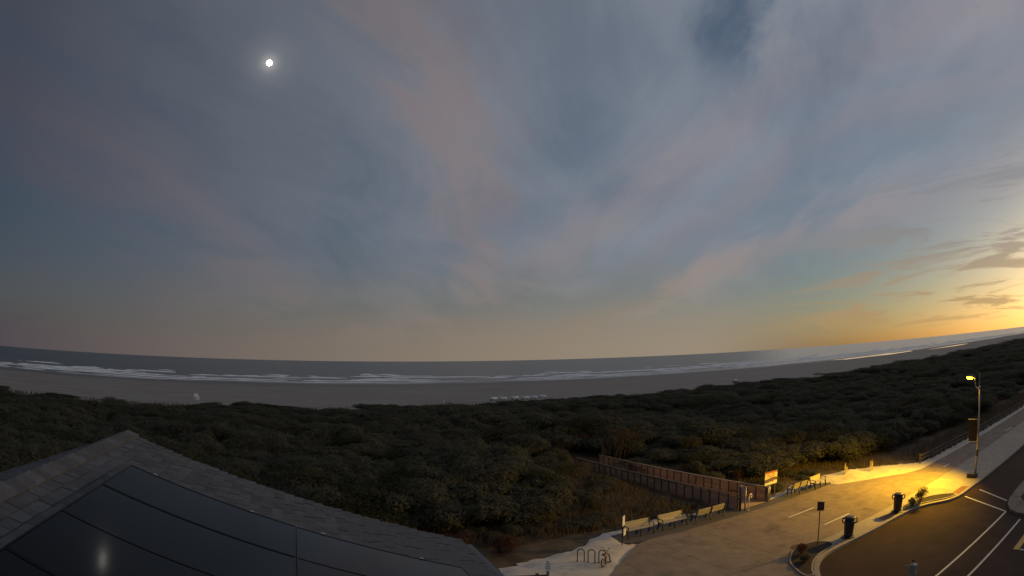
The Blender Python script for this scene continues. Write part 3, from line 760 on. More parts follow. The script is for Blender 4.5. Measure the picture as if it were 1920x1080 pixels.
mb = MB(); mb.beam(FA * 0.069 + AX * -0.085 + Vector((0, 0, 1.15)), FA * 0.069 + AX * 0.085 + Vector((0, 0, 1.15)), 0.003, 0.03); mb.build('text_line', M['sign_grey'], np_)
t = thing('rail_fence', 'low timber rail running left from the white notice', 'fence', (6.4, 22.3, -0.1))
for (x, y) in ((0, 0), (-2.2, 0.75), (2.9, -1.0)): mb = MB(); mb.box((x - 0.06, y - 0.06, 0), (x + 0.06, y + 0.06, 0.72)); mb.build('post', M['wood_post'], t)
mb = MB(); mb.beam((-2.3, 0.79, 0.60), (3.3, -1.13, 0.60), 0.05, 0.10); mb.build('rail', M['wood_post'], t)
t = thing('edge_on_sign', 'thin post sign seen edge on at left end of benches', 'sign', (15.42, 24.2, -0.02))
mb = MB(); mb.tube([(0, 0, 0), (0, 0, 1.72)], 0.03, 6); mb.build('post', M['iron'], t)
VD = Vector((15.42, 24.2, 0)).normalized(); VS = Vector((VD.y, -VD.x, 0))
for z0, z1, o in ((1.16, 1.70, 0.05), (0.62, 0.98, 0.11)):
    mb = MB(); p = VS * o; dd = (VD + VS * 0.28).normalized()
    mb.beam(p - dd * 0.2 + Vector((0, 0, (z0 + z1) / 2)), p + dd * 0.2 + Vector((0, 0, (z0 + z1) / 2)), 0.03, z1 - z0); mb.build('panel', M['white'], t)

# ------------------------------------------------------------------ trash cans
def trash_can(x, y, label):
    t = thing('trash_can', label, 'trash can', (x, y, 0.0), 0, 'trash cans on the kerb')
    s = Vector((y, -x, 0)).normalized(); rz = atan2(s.y, s.x)
    mb = MB(); mb.lathe([(0.40, 0.0), (0.40, 0.05), (0.33, 0.07)], 8, rz=pi / 8 + rz); mb.build('base', M['bin'], t)
    mb = MB(); mb.lathe([(0.245, 0.07), (0.255, 0.12), (0.29, 0.80), (0.305, 0.82), (0.305, 0.88), (0.285, 0.90), (0.27, 0.92), (0.27, 1.02)], 24); mb.build('body', M['bin'], t, True)
    mb = MB(); mb.lathe([(0.28, 1.02), (0.325, 1.04), (0.325, 1.09), (0.27, 1.14), (0.12, 1.17), (0.02, 1.175)], 24); mb.build('lid', M['bin'], t, True)
    for k in range(10):                         # vertical ribs
        a = 2 * pi * k / 10; mb = MB(); mb.beam((0.253 * cos(a), 0.253 * sin(a), 0.12), (0.288 * cos(a), 0.288 * sin(a), 0.79), 0.03, 0.012, (cos(a), sin(a), 0)); mb.build('rib', M['bin'], t)
    for q in (-1, 1):                           # loop handles standing out on both sides
        mb = MB(); P = [s * (q * r) + Vector((0, 0, z)) for r, z in ((0.29, 1.06), (0.37, 1.05), (0.41, 0.98), (0.40, 0.86), (0.36, 0.80), (0.29, 0.80))]
        mb.tube(P, 0.035, 8); mb.build('handle', M['bin'], t, True)
trash_can(24.42, 16.09, 'charcoal trash can nearest the kerbed bed with the thin sign')
trash_can(29.66, 15.96, 'charcoal trash can beside the long planted bed')

# ------------------------------------------------------------------ bike racks and bicycle
for (xa, ya, xb, yb, lb) in ((12.30, 23.28, 12.57, 23.12, 'brown hoop bike rack farthest from the bicycle'), (12.70, 22.94, 12.93, 22.71, 'brown hoop bike rack, the middle of three'), (13.10, 22.59, 13.32, 22.36, 'brown hoop bike rack with the bicycle leaning on it')):
    t = thing('bike_rack', lb, 'bike rack', ((xa + xb) / 2, (ya + yb) / 2, 0.0), 0, 'hoop bike racks in the sand')
    d = Vector((xb - xa, yb - ya, 0)); l = d.length / 2 * 1.05; d.normalize()
    P = [d * -l, d * -l + Vector((0, 0, 0.48))] + [d * (-l * cos(a)) + Vector((0, 0, 0.52 + l * sin(a))) for a in [pi * k / 8 for k in range(9)]] + [d * l + Vector((0, 0, 0.48)), d * l]
    mb = MB(); mb.tube(P, 0.027, 8); mb.build('hoop', M['rack'], t, True)
    for q in (-1, 1): mb = MB(); mb.lathe([(0.06, 0.0), (0.06, 0.015), (0.035, 0.02)], 8, tuple(d * (q * l))); mb.build('foot', M['rack'], t)
bk = thing('bicycle', 'small dark bicycle leaning by the bike racks', 'bicycle', (13.30, 22.14, 0.0), atan2(0.42, 0.62))
lean = lambda p: Vector((p[0], p[1] + 0.22 * p[2], p[2]))
for x in (-0.36, 0.36):
    w_ = link('wheel', None, bk); c = Vector((x, 0, 0.205)); st = 0.0 if x < 0 else 0.5
    cir = lambda r: [lean(c + Vector((cos(a) * r * cos(st), cos(a) * r * sin(st), sin(a) * r))) for a in [2 * pi * k / 20 for k in range(21)]]
    mb = MB(); mb.tube(cir(0.185), 0.030, 6, False); mb.build('tyre', M['tyre'], w_, True)
    mb = MB(); mb.tube(cir(0.150), 0.009, 5, False)
    for k in range(8): a = 2 * pi * k / 8; mb.tube([lean(c), lean(c + Vector((cos(a) * .15 * cos(st), cos(a) * .15 * sin(st), sin(a) * .15)))], 0.004, 4)
    mb.build('rim', M['galv'], w_)
mb = MB()
for a, c in (((-0.36, 0, 0.205), (-0.02, 0, 0.22)), ((-0.02, 0, 0.22), (-0.10, 0, 0.50)), ((-0.36, 0, 0.205), (-0.09, 0, 0.46)), ((-0.02, 0, 0.22), (0.24, 0, 0.52)), ((-0.09, 0, 0.47), (0.23, 0, 0.57))): mb.tube([lean(a), lean(c)], 0.018, 6)
mb.build('frame', M['bike_red'], bk)
mb = MB(); mb.tube([lean((0.36, 0, 0.205)), lean((0.26, 0, 0.50)), lean((0.22, 0, 0.64))], 0.017, 6); mb.build('fork', M['rack'], bk)
mb = MB(); mb.tube([lean(p) for p in ((0.16, -0.26, 0.80), (0.18, -0.14, 0.80), (0.21, -0.05, 0.65), (0.21, 0.05, 0.65), (0.18, 0.14, 0.80), (0.16, 0.26, 0.80))], 0.014, 6); mb.build('handlebar', M['rack'], bk, True)
mb = MB(); mb.hexa([lean(p) for p in ((-0.24, -0.07, 0.54), (0.0, -0.02, 0.55), (0.0, 0.02, 0.55), (-0.24, 0.07, 0.54), (-0.24, -0.07, 0.60), (0.0, -0.02, 0.59), (0.0, 0.02, 0.59), (-0.24, 0.07, 0.60))]); mb.build('saddle', M['tyre'], bk)
mb = MB(); mb.tube([lean((-0.02, -0.10, 0.13)), lean((-0.02, -0.05, 0.13)), lean((-0.02, 0.05, 0.31)), lean((-0.02, 0.10, 0.31))], 0.012, 5); mb.build('crank', M['tyre'], bk)

# ------------------------------------------------------------------ roadside fence
fn = thing('promenade_fence', 'dark timber post and rail fence along the promenade edge', 'fence', (42.3, 20.95, -0.06))
fx = [0, 2.45, 5.2, 7.95, 10.7, 13.5, 16.3, 19.1, 21.9, 24.7, 27.5, 30.3, 33.1, 36, 39, 42, 45, 48, 51, 54, 57, 60]
fy = lambda x: -0.10 - 0.012 * x
for i, x in enumerate(fx):
    mb = MB(); mb.box((x - 0.07, fy(x) - 0.07, 0), (x + 0.07, fy(x) + 0.07, 0.86)); mb.build('post', M['fence_wood'], fn)
    if i + 1 < len(fx):
        x2 = fx[i + 1]
        for z in (0.44, 0.74): mb = MB(); mb.beam((x + 0.02, fy(x) - 0.09, z), (x2 + 0.02, fy(x2) - 0.09, z + rnd(-0.02, 0.02)), 0.045, 0.13); mb.build('rail', M['fence_wood'], fn)

# sand-fence remnants on the lit bank
M['pale_slat'] = mat('bleached_sand_fence_slat', (0.36, 0.30, 0.22), 0.9, var=0.25, vscale=9)
for (x, y, n, lb) in ((35.95, 24.55, 7, 'bleached slat sand fence left of the lit mound'), (38.2, 23.5, 9, 'bleached slat sand fence right of the lit mound')):
    t = thing('sand_fence', lb, 'fence', (x, y, 0.0), 0, 'sand fence remnants')
    for k in range(n):
        px_, py_ = k * 0.085, k * 0.02 + rnd(-0.02, 0.02); h = rnd(0.75, 1.15) * (1 - 0.05 * k)
        mb = MB(); mb.beam((px_, py_, -0.1), (px_ + rnd(-0.05, 0.05), py_ + rnd(-0.05, 0.05), h), 0.04, 0.012, (0, 1, 0)); mb.build('slat', M['pale_slat'], t)
    for z in (0.3, 0.62): mb = MB(); mb.tube([(-0.03, 0, z), (n * 0.085, n * 0.02, z - 0.03)], 0.006, 4); mb.build('wire', M['galv'], t)

# ------------------------------------------------------------------ kerbed planting beds
def bed(name, line, label):
    t = thing(name, label, 'planting bed', (0, 0, 0)); line = smoothline(line + [line[0]], 4)[:-1]
    if area(line) < 0: line = line[::-1]
    c = (sum(p[0] for p in line) / len(line), sum(p[1] for p in line) / len(line), 0.0); t.location = c
    line = [(x - c[0], y - c[1]) for x, y in line]
    MB().prism(line, -0.05, 0.045).build('soil', M['soil'], t)
    mb = MB(); strip_along(mb, line + [line[0]], -0.05, 0.04, -0.05, 0.062); mb.build('edging', M['kerb'], t)
bed('planting_bed', [(20.35, 16.74), (21.35, 17.33), (22.38, 17.28), (22.95, 16.96), (23.15, 16.42), (22.9, 15.98), (21.78, 15.86), (20.55, 15.42), (19.6, 14.72), (19.2, 14.35), (18.95, 14.55), (19.3, 15.48), (19.75, 16.2)], 'leaf shaped dark planting bed around the thin brown sign')
bed('planting_bed', [(29.95, 15.80), (30.9, 16.15), (32.18, 15.85), (33.5, 15.45), (34.5, 14.25), (34.35, 13.86), (33.4, 14.15), (32.48, 14.85), (31.2, 15.5)], 'long dark planting bed beside the second trash can')

# weather sensor on a mast near the bottom edge
t = thing('sensor_mast', 'grey sensor head on a mast at the bottom edge', 'mast', (7.4, 3.55, -0.13))
H0 = 6.72
mb = MB(); mb.tube([(0, 0, 0), (0, 0, H0)], [0.06, 0.035], 8); mb.build('mast', M['skin_grey'], t, True)
mb = MB(); mb.box((-0.01, -0.05, H0 - 0.02), (0.08, 0.05, H0 + 0.14)); mb.build('sensor_box', M['skin_grey'], t)
s = Vector((3.55, -7.4, 0)).normalized()
mb = MB(); mb.tube([Vector((0, 0, H0 + 0.12)), s * -0.14 + Vector((0, 0, H0 + 0.13))], 0.008, 6); mb.build('arm', M['skin_grey'], t)
mb = MB(); mb.tube([s * -0.01 + Vector((0, 0, H0 + 0.14)), s * -0.01 + Vector((0, 0, H0 + 0.19))], 0.006, 6); mb.lathe([(0.002, -0.022), (0.016, -0.012), (0.018, 0.0), (0.013, 0.014), (0.002, 0.02)], 10, tuple(s * -0.01 + Vector((0, 0, H0 + 0.205)))); mb.build('dome', M['iron'], t)

# ------------------------------------------------------------------ things on the beach
t = thing('lifeguard_stand', 'white lifeguard stand alone on the sand, far left', 'lifeguard stand', (-29.1, 148.8, -1.06), 0.3)
for x in (-0.6, 0.6):
    for y in (-0.5, 0.5): mb = MB(); mb.beam((x * 1.15, y * 1.15, 0), (x, y, 1.1), 0.1, 0.1, (1, 0, 0)); mb.build('leg', M['white'], t)
mb = MB(); mb.box((-0.7, -0.6, 0.95), (0.7, 0.6, 1.05)); mb.build('platform', M['white'], t)
mb = MB(); mb.box((-0.25, -0.68, 0.10), (0.85, -0.60, 1.28)); mb.build('front_board', M['white'], t)
mb = MB(); mb.box((-0.6, 0.42, 1.05), (0.6, 0.5, 1.75)); mb.build('backrest', M['white'], t)
for i, (x, y) in enumerate(((52.3, 148.4), (55.2, 149.0), (58.8, 148.9), (61.3, 147.2), (64.0, 147.6), (67.6, 149.6))):
    lb = ['leftmost white upturned boat in the beach row', 'second white upturned boat from the left in the beach row', 'third white upturned boat from the left in the beach row', 'fourth white upturned boat from the left in the beach row', 'fifth white upturned boat from the left in the beach row', 'rightmost white upturned boat in the beach row'][i]
    t = thing('upturned_boat', lb, 'boat', (x, y, gz(x, y) + 0.28), rnd(-0.5, 0.5), 'boats on the beach')
    mb = MB(); secs = []
    for k in range(9):                          # hull lying keel up
        u_ = -1 + 2 * k / 8; wv_ = 0.62 * (1 - abs(u_) ** 2.4) + 0.03; hh = 0.62 * (1 - 0.35 * u_ * u_)
        secs.append([(u_ * 1.25, -wv_, 0), (u_ * 1.25, -wv_ * 0.8, hh * 0.65), (u_ * 1.25, 0, hh), (u_ * 1.25, wv_ * 0.8, hh * 0.65), (u_ * 1.25, wv_, 0)])
    mb.v = [p for s_ in secs for p in s_]
    for k in range(8):
        for j in range(4): mb.f.append((k * 5 + j, (k + 1) * 5 + j, (k + 1) * 5 + j + 1, k * 5 + j + 1)); mb.m.append(0)
    mb.f += [tuple(range(5)), tuple(range(40, 45))[::-1]]; mb.m += [0, 0]
    mb.build('hull', M['white'], t, True)
    mb = MB(); mb.beam((-1.2, 0, 0.44), (1.2, 0, 0.44), 0.05, 0.42); mb.build('keel', M['white'], t)
    for xx in (-0.7, 0.7): mb = MB(); mb.box((xx - 0.06, -0.7, -0.32), (xx + 0.06, 0.7, 0.02)); mb.build('trestle', M['wood_post'], t)
t = thing('beach_post', 'white marker post where the beach path meets the sand', 'post', (33.6, 131.0, gz(33.6, 131)))
mb = MB(); mb.box((-0.14, -0.14, 0), (0.14, 0.14, 1.3)); mb.build('shaft', M['white'], t)
mb = MB(); mb.lathe([(0.22, 1.3), (0.22, 1.36), (0.02, 1.5)], 4, rz=pi / 4); mb.build('cap', M['white'], t)
t = thing('beach_cart', 'white covered cart on the sand, right of the boats', 'cart', (146.0, 151.0, gz(146, 151)))
mb = MB(); mb.box((-0.9, -0.6, 0.3), (0.9, 0.6, 0.8)); mb.hexa([(-0.9, -0.6, 0.8), (0.9, -0.6, 0.8), (0.9, 0.6, 0.8), (-0.9, 0.6, 0.8), (-0.5, -0.3, 1.15), (0.5, -0.3, 1.15), (0.5, 0.3, 1.15), (-0.5, 0.3, 1.15)]); mb.build('body', M['white'], t)
for x in (-0.6, 0.6): 
    mb = MB(); mb.tube([(x, -0.68, 0.25), (x, 0.68, 0.25)], 0.25, 12); mb.build('wheel', M['tyre'], t)

# ------------------------------------------------------------------ moon
mm = bpy.data.materials.new('moonlight'); mm.use_nodes = True; t = mm.node_tree; t.nodes.clear()
e = t.nodes.new('ShaderNodeEmission'); o = t.nodes.new('ShaderNodeOutputMaterial'); e.inputs[0].default_value = (1.0, 0.95, 0.84, 1); e.inputs[1].default_value = 13.0
t.links.new(e.outputs[0], o.inputs[0])
mb = MB(); NR = 14
mb.lathe([(31 * sin(pi * k / NR) + 0.01, -31 * cos(pi * k / NR)) for k in range(NR + 1)], 40)
tag(mb.build('moon', mm, None, True, tuple(Vector((0, 0, 10)) + MOON * 6000)), 'bright full moon high in the dusk sky', 'moon')

# ------------------------------------------------------------------ vegetation
def leafmat(name, cols, rough=0.75):
    m = bpy.data.materials.new(name); m.use_nodes = True; t = m.node_tree; b = t.nodes['Principled BSDF']
    b.inputs['Roughness'].default_value = rough; b.inputs['Specular IOR Level'].default_value = 0.25
    at = t.nodes.new('ShaderNodeAttribute'); at.attribute_name = 'tint'
    oi = t.nodes.new('ShaderNodeObjectInfo')
    tint = Nx(t, at.outputs['Fac'])
    rp = t.nodes.new('ShaderNodeValToRGB'); t.links.new(((tint * 0.8) + (Nx(t, oi.outputs['Random']) * 0.2)).s, rp.inputs[0])
    el_ = rp.color_ramp.elements
    for i, c in enumerate(cols):
        p = i / (len(cols) - 1)
        e = el_[0] if i == 0 else el_[-1] if i == len(cols) - 1 else el_.new(p)
        e.position = p; e.color = (*c, 1)
    t.links.new(rp.outputs[0], b.inputs['Base Color'])
    tr = t.nodes.new('ShaderNodeBsdfTranslucent'); t.links.new(rp.outputs[0], tr.inputs[0])
    mx = t.nodes.new('ShaderNodeMixShader'); mx.inputs[0].default_value = 0.5
    t.links.new(b.outputs[0], mx.inputs[1]); t.links.new(tr.outputs[0], mx.inputs[2])
    t.links.new(mx.outputs[0], t.nodes['Material Output'].inputs[0])
    return m
GREEN = leafmat('dark_scrub_leaves', [(0.098, 0.102, 0.072), (0.122, 0.122, 0.082), (0.108, 0.110, 0.078), (0.150, 0.142, 0.094), (0.140, 0.122, 0.086), (0.162, 0.136, 0.096)])
OLIVE = leafmat('olive_leaves', [(0.045, 0.05, 0.025), (0.075, 0.075, 0.036), (0.10, 0.088, 0.042)])
RUSSET = leafmat('russet_leaves', [(0.075, 0.035, 0.024), (0.12, 0.055, 0.036), (0.16, 0.08, 0.05)])
GOLD = leafmat('golden_leaves', [(0.07, 0.06, 0.03), (0.11, 0.092, 0.045), (0.15, 0.12, 0.06)])
STRAW = leafmat('dry_grass', [(0.085, 0.066, 0.042), (0.13, 0.098, 0.062), (0.17, 0.13, 0.085), (0.075, 0.072, 0.042)])
M['stem'] = mat('bark', (0.06, 0.045, 0.035), 0.9, var=0.3)

def crown_arrays(rng, nleaf, leaf, lobes):
    """leaf faces spread through several uneven lobes; unit bush about 1 m in radius, base at 0"""
    L = []
    for k in range(lobes):
        a = rng.uniform(0, 2 * pi); r = rng.uniform(0.1, 0.68) if k else 0.0
        L.append((r * cos(a), r * sin(a), rng.uniform(0.35, 0.78), rng.uniform(0.30, 0.55), rng.uniform(0.26, 0.46)))
    L = np.array(L); w = L[:, 3] ** 2; idx = rng.choice(lobes, nleaf, p=w / w.sum())
    d = rng.normal(size=(nleaf, 3)); d /= np.linalg.norm(d, axis=1)[:, None]
    d[:, 2] = np.where(rng.random(nleaf) < 0.7, np.abs(d[:, 2]), d[:, 2])
    rad = 0.62 + 0.46 * rng.random(nleaf) ** 0.6
    rad *= 1 + 0.22 * np.sin(d[:, 0] * 7 + idx) * np.cos(d[:, 1] * 6 + idx * 2)
    c = L[idx, :3] + d * (L[idx, 3] * rad)[:, None] * np.array([1, 1, 1]) ; c[:, 2] = L[idx, 2] + d[:, 2] * L[idx, 4] * rad
    c[:, 2] = np.maximum(c[:, 2], 0.03 + 0.1 * rng.random(nleaf))
    nrm = d + rng.normal(size=(nleaf, 3)) * 0.55; nrm[:, 2] += 0.25; nrm /= np.linalg.norm(nrm, axis=1)[:, None]
    a = np.cross(nrm, rng.normal(size=(nleaf, 3))); a /= np.linalg.norm(a, axis=1)[:, None]; b = np.cross(nrm, a)
    s = leaf * rng.uniform(0.6, 1.35, nleaf)[:, None]
    V = np.stack([c - a * s, c - b * s * 0.55 + nrm * s * 0.12, c + a * s, c + b * s * 0.55 + nrm * s * 0.12], 1)
    clump = 0.5 + 0.5 * np.sin(c[:, 0] * 5 + idx * 1.7) * np.sin(c[:, 1] * 5 + 1.3 * idx)
    tint = np.clip(0.25 + 0.35 * clump + rng.normal(size=nleaf) * 0.14, 0, 1)
    return V, tint
def quads_mesh(name, V, tint, m):
    n = len(V); me = bpy.data.meshes.new(name)
    me.vertices.add(n * 4); me.vertices.foreach_set('co', V.reshape(-1).astype(np.float32))
    me.loops.add(n * 4); me.loops.foreach_set('vertex_index', np.arange(n * 4, dtype=np.int32))
    me.polygons.add(n); me.polygons.foreach_set('loop_start', np.arange(0, n * 4, 4, dtype=np.int32))
    at = me.attributes.new('tint', 'FLOAT', 'FACE'); at.data.foreach_set('value', tint.astype(np.float32))
    me.materials.append(m); me.update(calc_edges=True); return me
def stems_mesh(rng, m=None):
    mb = MB()
    for k in range(6):
        a = rng.uniform(0, 2 * pi); r = rng.uniform(0.25, 0.6)
        p0 = (0.06 * cos(a), 0.06 * sin(a), -0.15); p1 = (r * 0.45 * cos(a), r * 0.45 * sin(a), 0.3); p2 = (r * cos(a + 0.2), r * sin(a + 0.2), rng.uniform(0.55, 0.8))
        mb.tube([p0, p1, p2], [0.035, 0.022, 0.008], 5, False)
    return mb.mesh('stem', M['stem'])
rg = np.random.default_rng(11)
crowns = {}
for key, m, nv, nl in (('green', GREEN, 6, 5200), ('olive', OLIVE, 2, 2400), ('russet', RUSSET, 2, 2200), ('gold', GOLD, 2, 2400)):
    crowns[key] = [quads_mesh('crown', *crown_arrays(rg, nl, 0.040, int(rg.integers(6, 10))), m) for _ in range(nv)]
stems = [stems_mesh(rg) for _ in range(3)]
def shrub(x, y, sx, h, key, label, group=None, z=None):
    o = tag(link('shrub', None, None, (x, y, (gz(x, y) if z is None else z) - 0.05), R.uniform(0, 2 * pi)), label, 'shrub', group)
    for nm, me in (('crown', R.choice(crowns[key])), ('stem', R.choice(stems))):
        c = link(nm, me, o); c.scale = (sx, sx * R.uniform(0.85, 1.15), h)
    return o

def on_open_ground(x, y):
    """room for scrub, and how tall it may stand there"""
    if y < 26.8 and x < 42: return 0
    if x >= 34 and y < 27 - 5.4 * sstep(34, 44, x): return 0
    if x > 44 and y < 22.0: return 0
    if abs(x - 26) < 1.9 and y < 52: return 0
    if 26 < x < 45 and y < 29.5 - 5.5 * sstep(36, 44, x): return 0.45
    if 22.6 < x < 26 and y < 36: return 0
    if 19.0 < x < 26 and y < 36: return 0.42
    if x < 26 and y < 29.5: return 0.5
    if x <= 24.2 and x > 13 and y < 44:          # low ground in front of the walkway
        k = (y - 25) / (24.7 - x + 0.5)
        if x > 17 and y < 38: return 0.45 + 0.35 * (24.5 - x) / 8
    if 17.5 < x < 25 and y < 51: return 0.42 + 0.75 * sstep(35, 42, y)
    if 27.9 <= x < 31 and y < 40: return 1.1
    return 3.0
edge_far = lambda x: 116 + 6 * fbm(x, 3.0, 18.0) + 3 * fbm(x, 9.0, 5.0)
spots = []
Rv = random.Random(5)
cy_, sy_ = cos(YAW), sin(YAW)
y = 27.0
while y < 128:
    sp_ = 2.1 + 0.012 * y
    x = -110.0
    while x < 470:
        X, Y = x + Rv.uniform(-0.55, 0.55) * sp_, y + Rv.uniform(-0.55, 0.55) * sp_
        az = math.degrees(atan2(X, Y)) - 21.5; dist = sqrt(X * X + Y * Y)
        stp = sp_ * (1.0 if dist < 110 else 1.0 + (dist - 110) / 140)
        x += stp
        if not (-60 < az < 61) or Y > edge_far(X): continue
        mh = on_open_ground(X, Y)
        if mh <= 0: continue
        patch = fbm(X, Y, 16.0); thin = Y - (edge_far(X) - 14)
        if thin > 0 and Rv.random() < 0.42 + 0.03 * thin: continue
        h = (1.40 + 0.60 * patch + Rv.uniform(-0.22, 0.28)) * (1.0 - 0.42 * sstep(-22, 0, thin))
        if mh < 3: 
            h = min(h, mh * Rv.uniform(0.6, 1.1))
        spots.append((dist, X, Y, max(0.3, h) * 1.15, stp * Rv.uniform(0.78, 1.15) if mh >= 3 else Rv.uniform(0.9, 1.4), patch))
    y += sp_ * 0.9
spots.sort()
near, far = spots[:280], spots[280:]
for (dist, X, Y, h, r_, patch) in near:
    if X > 31: lb, gr = 'dark green dune shrub in thicket behind lamp-lit sand strip', 'thicket behind the sand strip'
    elif X > 27: lb, gr = 'dark dune shrub in thicket right of the timber walkway', 'thicket right of the walkway'
    elif X > 12: lb, gr = 'dark dune shrub in thicket left of the timber walkway', 'thicket left of the walkway'
    elif X > 0: lb, gr = 'dark dune shrub in thicket behind the bike racks', 'thicket behind the bike racks'
    else: lb, gr = 'dark dune shrub in thicket beyond the shingled roof', 'thicket beyond the roof'
    key = 'green' if Rv.random() < 0.86 else 'olive'
    shrub(X, Y, r_, h, key, lb, gr)
# shrubs that stand out
shrub(9.6, 26.4, 1.25, 0.95, 'russet', 'russet shrub at the corner of the shingled roof')
shrub(7.4, 27.4, 1.3, 1.1, 'russet', 'second russet shrub, half behind the roof edge')
shrub(33.2, 40.5, 1.7, 1.9, 'gold', 'rounded golden shrub standing out behind the beach sign')
shrub(36.5, 42.0, 1.6, 1.6, 'olive', 'olive shrub right of the rounded golden one')
shrub(39.0, 38.0, 1.7, 1.5, 'olive', 'olive shrub above the right benches')
shrub(18.9, 38.2, 1.6, 1.5, 'gold', 'golden green shrub left of the walkway')
shrub(16.6, 34.6, 1.4, 1.2, 'olive', 'olive shrub behind the leftmost benches')
shrub(12.5, 37.0, 1.5, 1.4, 'gold', 'golden shrub deep in the left thicket')
shrub(30.6, 31.4, 0.8, 0.8, 'russet', 'low russet shrub behind the beach sign')
shrub(31.55, 15.35, 0.62, 0.95, 'olive', 'bushy olive shrub in the long planting bed', z=0.06)
shrub(31.0, 15.62, 0.38, 0.5, 'green', 'small dark shrub at the end of the long planting bed', z=0.06)
shrub(20.95, 16.55, 0.52, 0.62, 'russet', 'brown shrub in the leaf shaped planting bed', z=0.06)
shrub(20.2, 15.7, 0.42, 0.40, 'green', 'low dark shrub at the kerb end of the leaf shaped bed', z=0.06)
# far scrub: one mass
src = bpy.data.collections.new('scrub_sources')
for me_ in crowns['green'] + crowns['olive'] + crowns['russet'][:1] + crowns['gold'][:1]: src.objects.link(bpy.data.objects.new('scrub_crown', me_))
pm_ = bpy.data.meshes.new('dune_scrub'); pm_.from_pydata([(X, Y, gz(X, Y) - 0.05) for (_, X, Y, h, r_, p) in far], [], [])
for nm_, ty_ in (('size', 'FLOAT_VECTOR'), ('turn', 'FLOAT_VECTOR'), ('kind_of', 'INT')): pm_.attributes.new(nm_, ty_, 'POINT')
pm_.attributes['size'].data.foreach_set('vector', [c for (_, X, Y, h, r_, p) in far for c in (r_ * 1.12 * Rv.uniform(0.85, 1.2), r_ * 1.12, h * Rv.uniform(0.85, 1.15))])
pm_.attributes['turn'].data.foreach_set('vector', [c for _ in far for c in (Rv.uniform(-0.12, 0.12), Rv.uniform(-0.12, 0.12), Rv.uniform(0, 6.28))])
pm_.attributes['kind_of'].data.foreach_set('value', [Rv.choice((0, 1, 2, 3, 4, 5, 0, 1, 2, 3, 4, 5, 0, 1, 2, 3, 4, 5, 6, 7, 6, 7, 8, 9)) for _ in far])
so = tag(link('dune_scrub', pm_), 'mass of dark scrub covering the dunes towards the beach', 'scrub', kind='stuff')
ng = bpy.data.node_groups.new('scatter_scrub', 'GeometryNodeTree')
ng.interface.new_socket('Geometry', in_out='INPUT', socket_type='NodeSocketGeometry'); ng.interface.new_socket('Geometry', in_out='OUTPUT', socket_type='NodeSocketGeometry')
gi, go = ng.nodes.new('NodeGroupInput'), ng.nodes.new('NodeGroupOutput')
ip, ci = ng.nodes.new('GeometryNodeInstanceOnPoints'), ng.nodes.new('GeometryNodeCollectionInfo')
ci.inputs['Collection'].default_value = src; ci.inputs['Separate Children'].default_value = True; ci.inputs['Reset Children'].default_value = True
ip.inputs['Pick Instance'].default_value = True
def attr(nm, ty):
    n = ng.nodes.new('GeometryNodeInputNamedAttribute'); n.data_type = ty; n.inputs['Name'].default_value = nm; return n.outputs['Attribute']
L_ = ng.links.new
L_(gi.outputs[0], ip.inputs['Points']); L_(ci.outputs[0], ip.inputs['Instance'])
L_(attr('kind_of', 'INT'), ip.inputs['Instance Index']); L_(attr('size', 'FLOAT_VECTOR'), ip.inputs['Scale'])
e2r = ng.nodes.new('FunctionNodeEulerToRotation'); L_(attr('turn', 'FLOAT_VECTOR'), e2r.inputs[0]); L_(e2r.outputs[0], ip.inputs['Rotation'])
L_(ip.outputs[0], go.inputs[0])
so.modifiers.new('scatter', 'NODES').node_group = ng

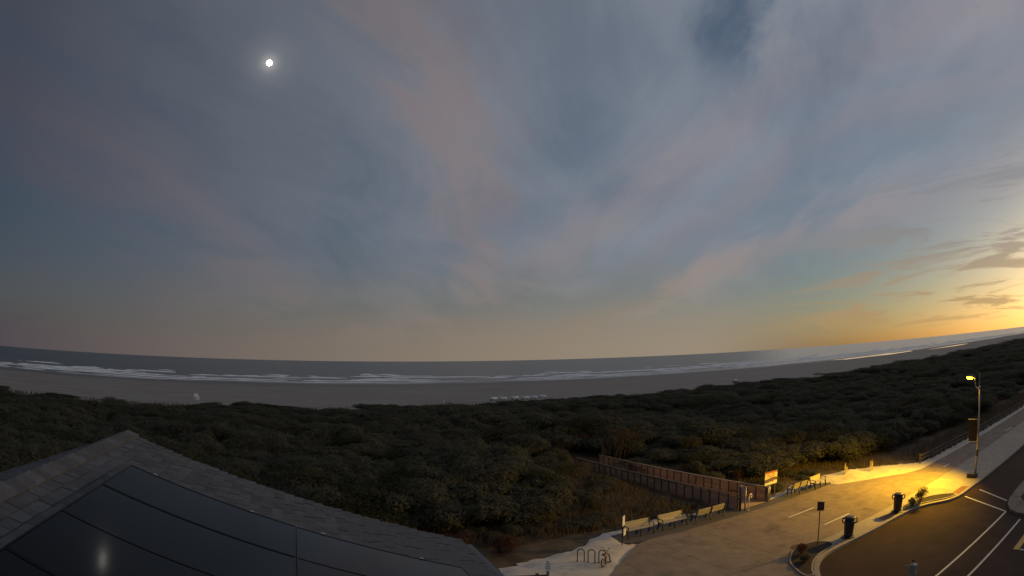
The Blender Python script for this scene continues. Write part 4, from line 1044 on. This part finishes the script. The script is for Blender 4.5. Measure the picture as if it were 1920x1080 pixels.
# dry grass at the edges of the paving and through the scrub
def blades(rng, pts, h0, h1, wd):
    pts = np.array(pts); n = len(pts); a = rng.uniform(0, 2 * pi, n); ln = rng.uniform(0.1, 0.5, n); h = rng.uniform(h0, h1, n)
    d = np.stack([np.cos(a), np.sin(a), np.zeros(n)], 1); s = np.stack([-np.sin(a), np.cos(a), np.zeros(n)], 1) * wd
    top = pts + d * (ln * h)[:, None]; top[:, 2] += h
    mid = pts + d * (ln * h * 0.35)[:, None]; mid[:, 2] += h * 0.55
    return np.stack([pts - s, pts + s, mid + s * 0.8, top], 1), np.clip(rng.random(n), 0, 1)
G = []
for k in range(27000):
    X, Y = Rv.uniform(3, 44), Rv.uniform(22.3, 42)
    if X > 42 or (X < 24 and Y < 26.2 + (0.9 if X < 20 else 0.0) + 0.3 * sin(X)) or (X < 15.5 and Y < 20 + 0.0): continue
    if X < 15.5 and Y < 26.95 - 0.46 * (15.5 - X): continue
    if X > 27 and (Y < 27.3 - 5.2 * sstep(35, 43, X)): continue
    if abs(X - 26) < 1.45 or (23.2 < X < 26 and Y < 34): continue
    if Y > 31 and fbm(X, Y, 5.0) < 0.0: continue
    G.append((X, Y, gz(X, Y) - 0.02))
for k in range(5000):
    X, Y = Rv.uniform(12, 23.2), Rv.uniform(27.2, 40)
    G.append((X, Y, gz(X, Y) - 0.02))
V1, T1 = blades(rg, G, 0.22, 0.62, 0.020)
F_ = [(Rv.uniform(43, 95), 0, 0) for _ in range(5000)]
F_ = [(x, 21.2 + Rv.random() ** 1.6 * 3.2, gz(x, 22) - 0.03) for x, _, _ in F_]
V2, T2 = blades(rg, F_, 0.3, 0.8, 0.025)
G3 = []
while len(G3) < 3500:
    X, Y = Rv.uniform(-75, 190), Rv.uniform(104, 124)
    if fbm(X, Y, 7.0) > 0: G3.append((X, Y, gz(X, Y) - 0.05))
V3, T3 = blades(rg, G3, 0.4, 0.9, 0.08)
tag(link('dune_grass', quads_mesh('dune_grass', np.concatenate([V1, V2, V3]), np.concatenate([T1, T2, T3]), STRAW)), 'dry brown dune grass along the paving and scrub edges', 'grass', kind='stuff')
# tall plume reeds beyond the walkway
for i, (X, Y, n, lb) in enumerate(((30.3, 47.5, 90, 'tall pale plume reeds beyond the walkway handrail'), (28.7, 46.0, 50, 'smaller plume reeds left of the tall clump'))):
    t = thing('reed_clump', lb, 'reeds', (X, Y, gz(X, Y) - 0.05), 0, 'plume reeds beyond the walkway')
    P = [(Rv.gauss(0, 0.75), Rv.gauss(0, 0.75), 0) for _ in range(n)]
    V, tt = blades(rg, P, 1.4, 2.5, 0.03); link('stalks', quads_mesh('stalks', V, tt * 0.5, STRAW), t)['kind'] = 'stuff'
    tp = [tuple(v[3]) for v in V]; V2_, t2_ = blades(rg, [p for p in tp for _ in range(5)], 0.15, 0.45, 0.05)
    V2_[:, :, 2] -= 0.1; link('plumes', quads_mesh('plumes', V2_, t2_, STRAW), t)['kind'] = 'stuff'
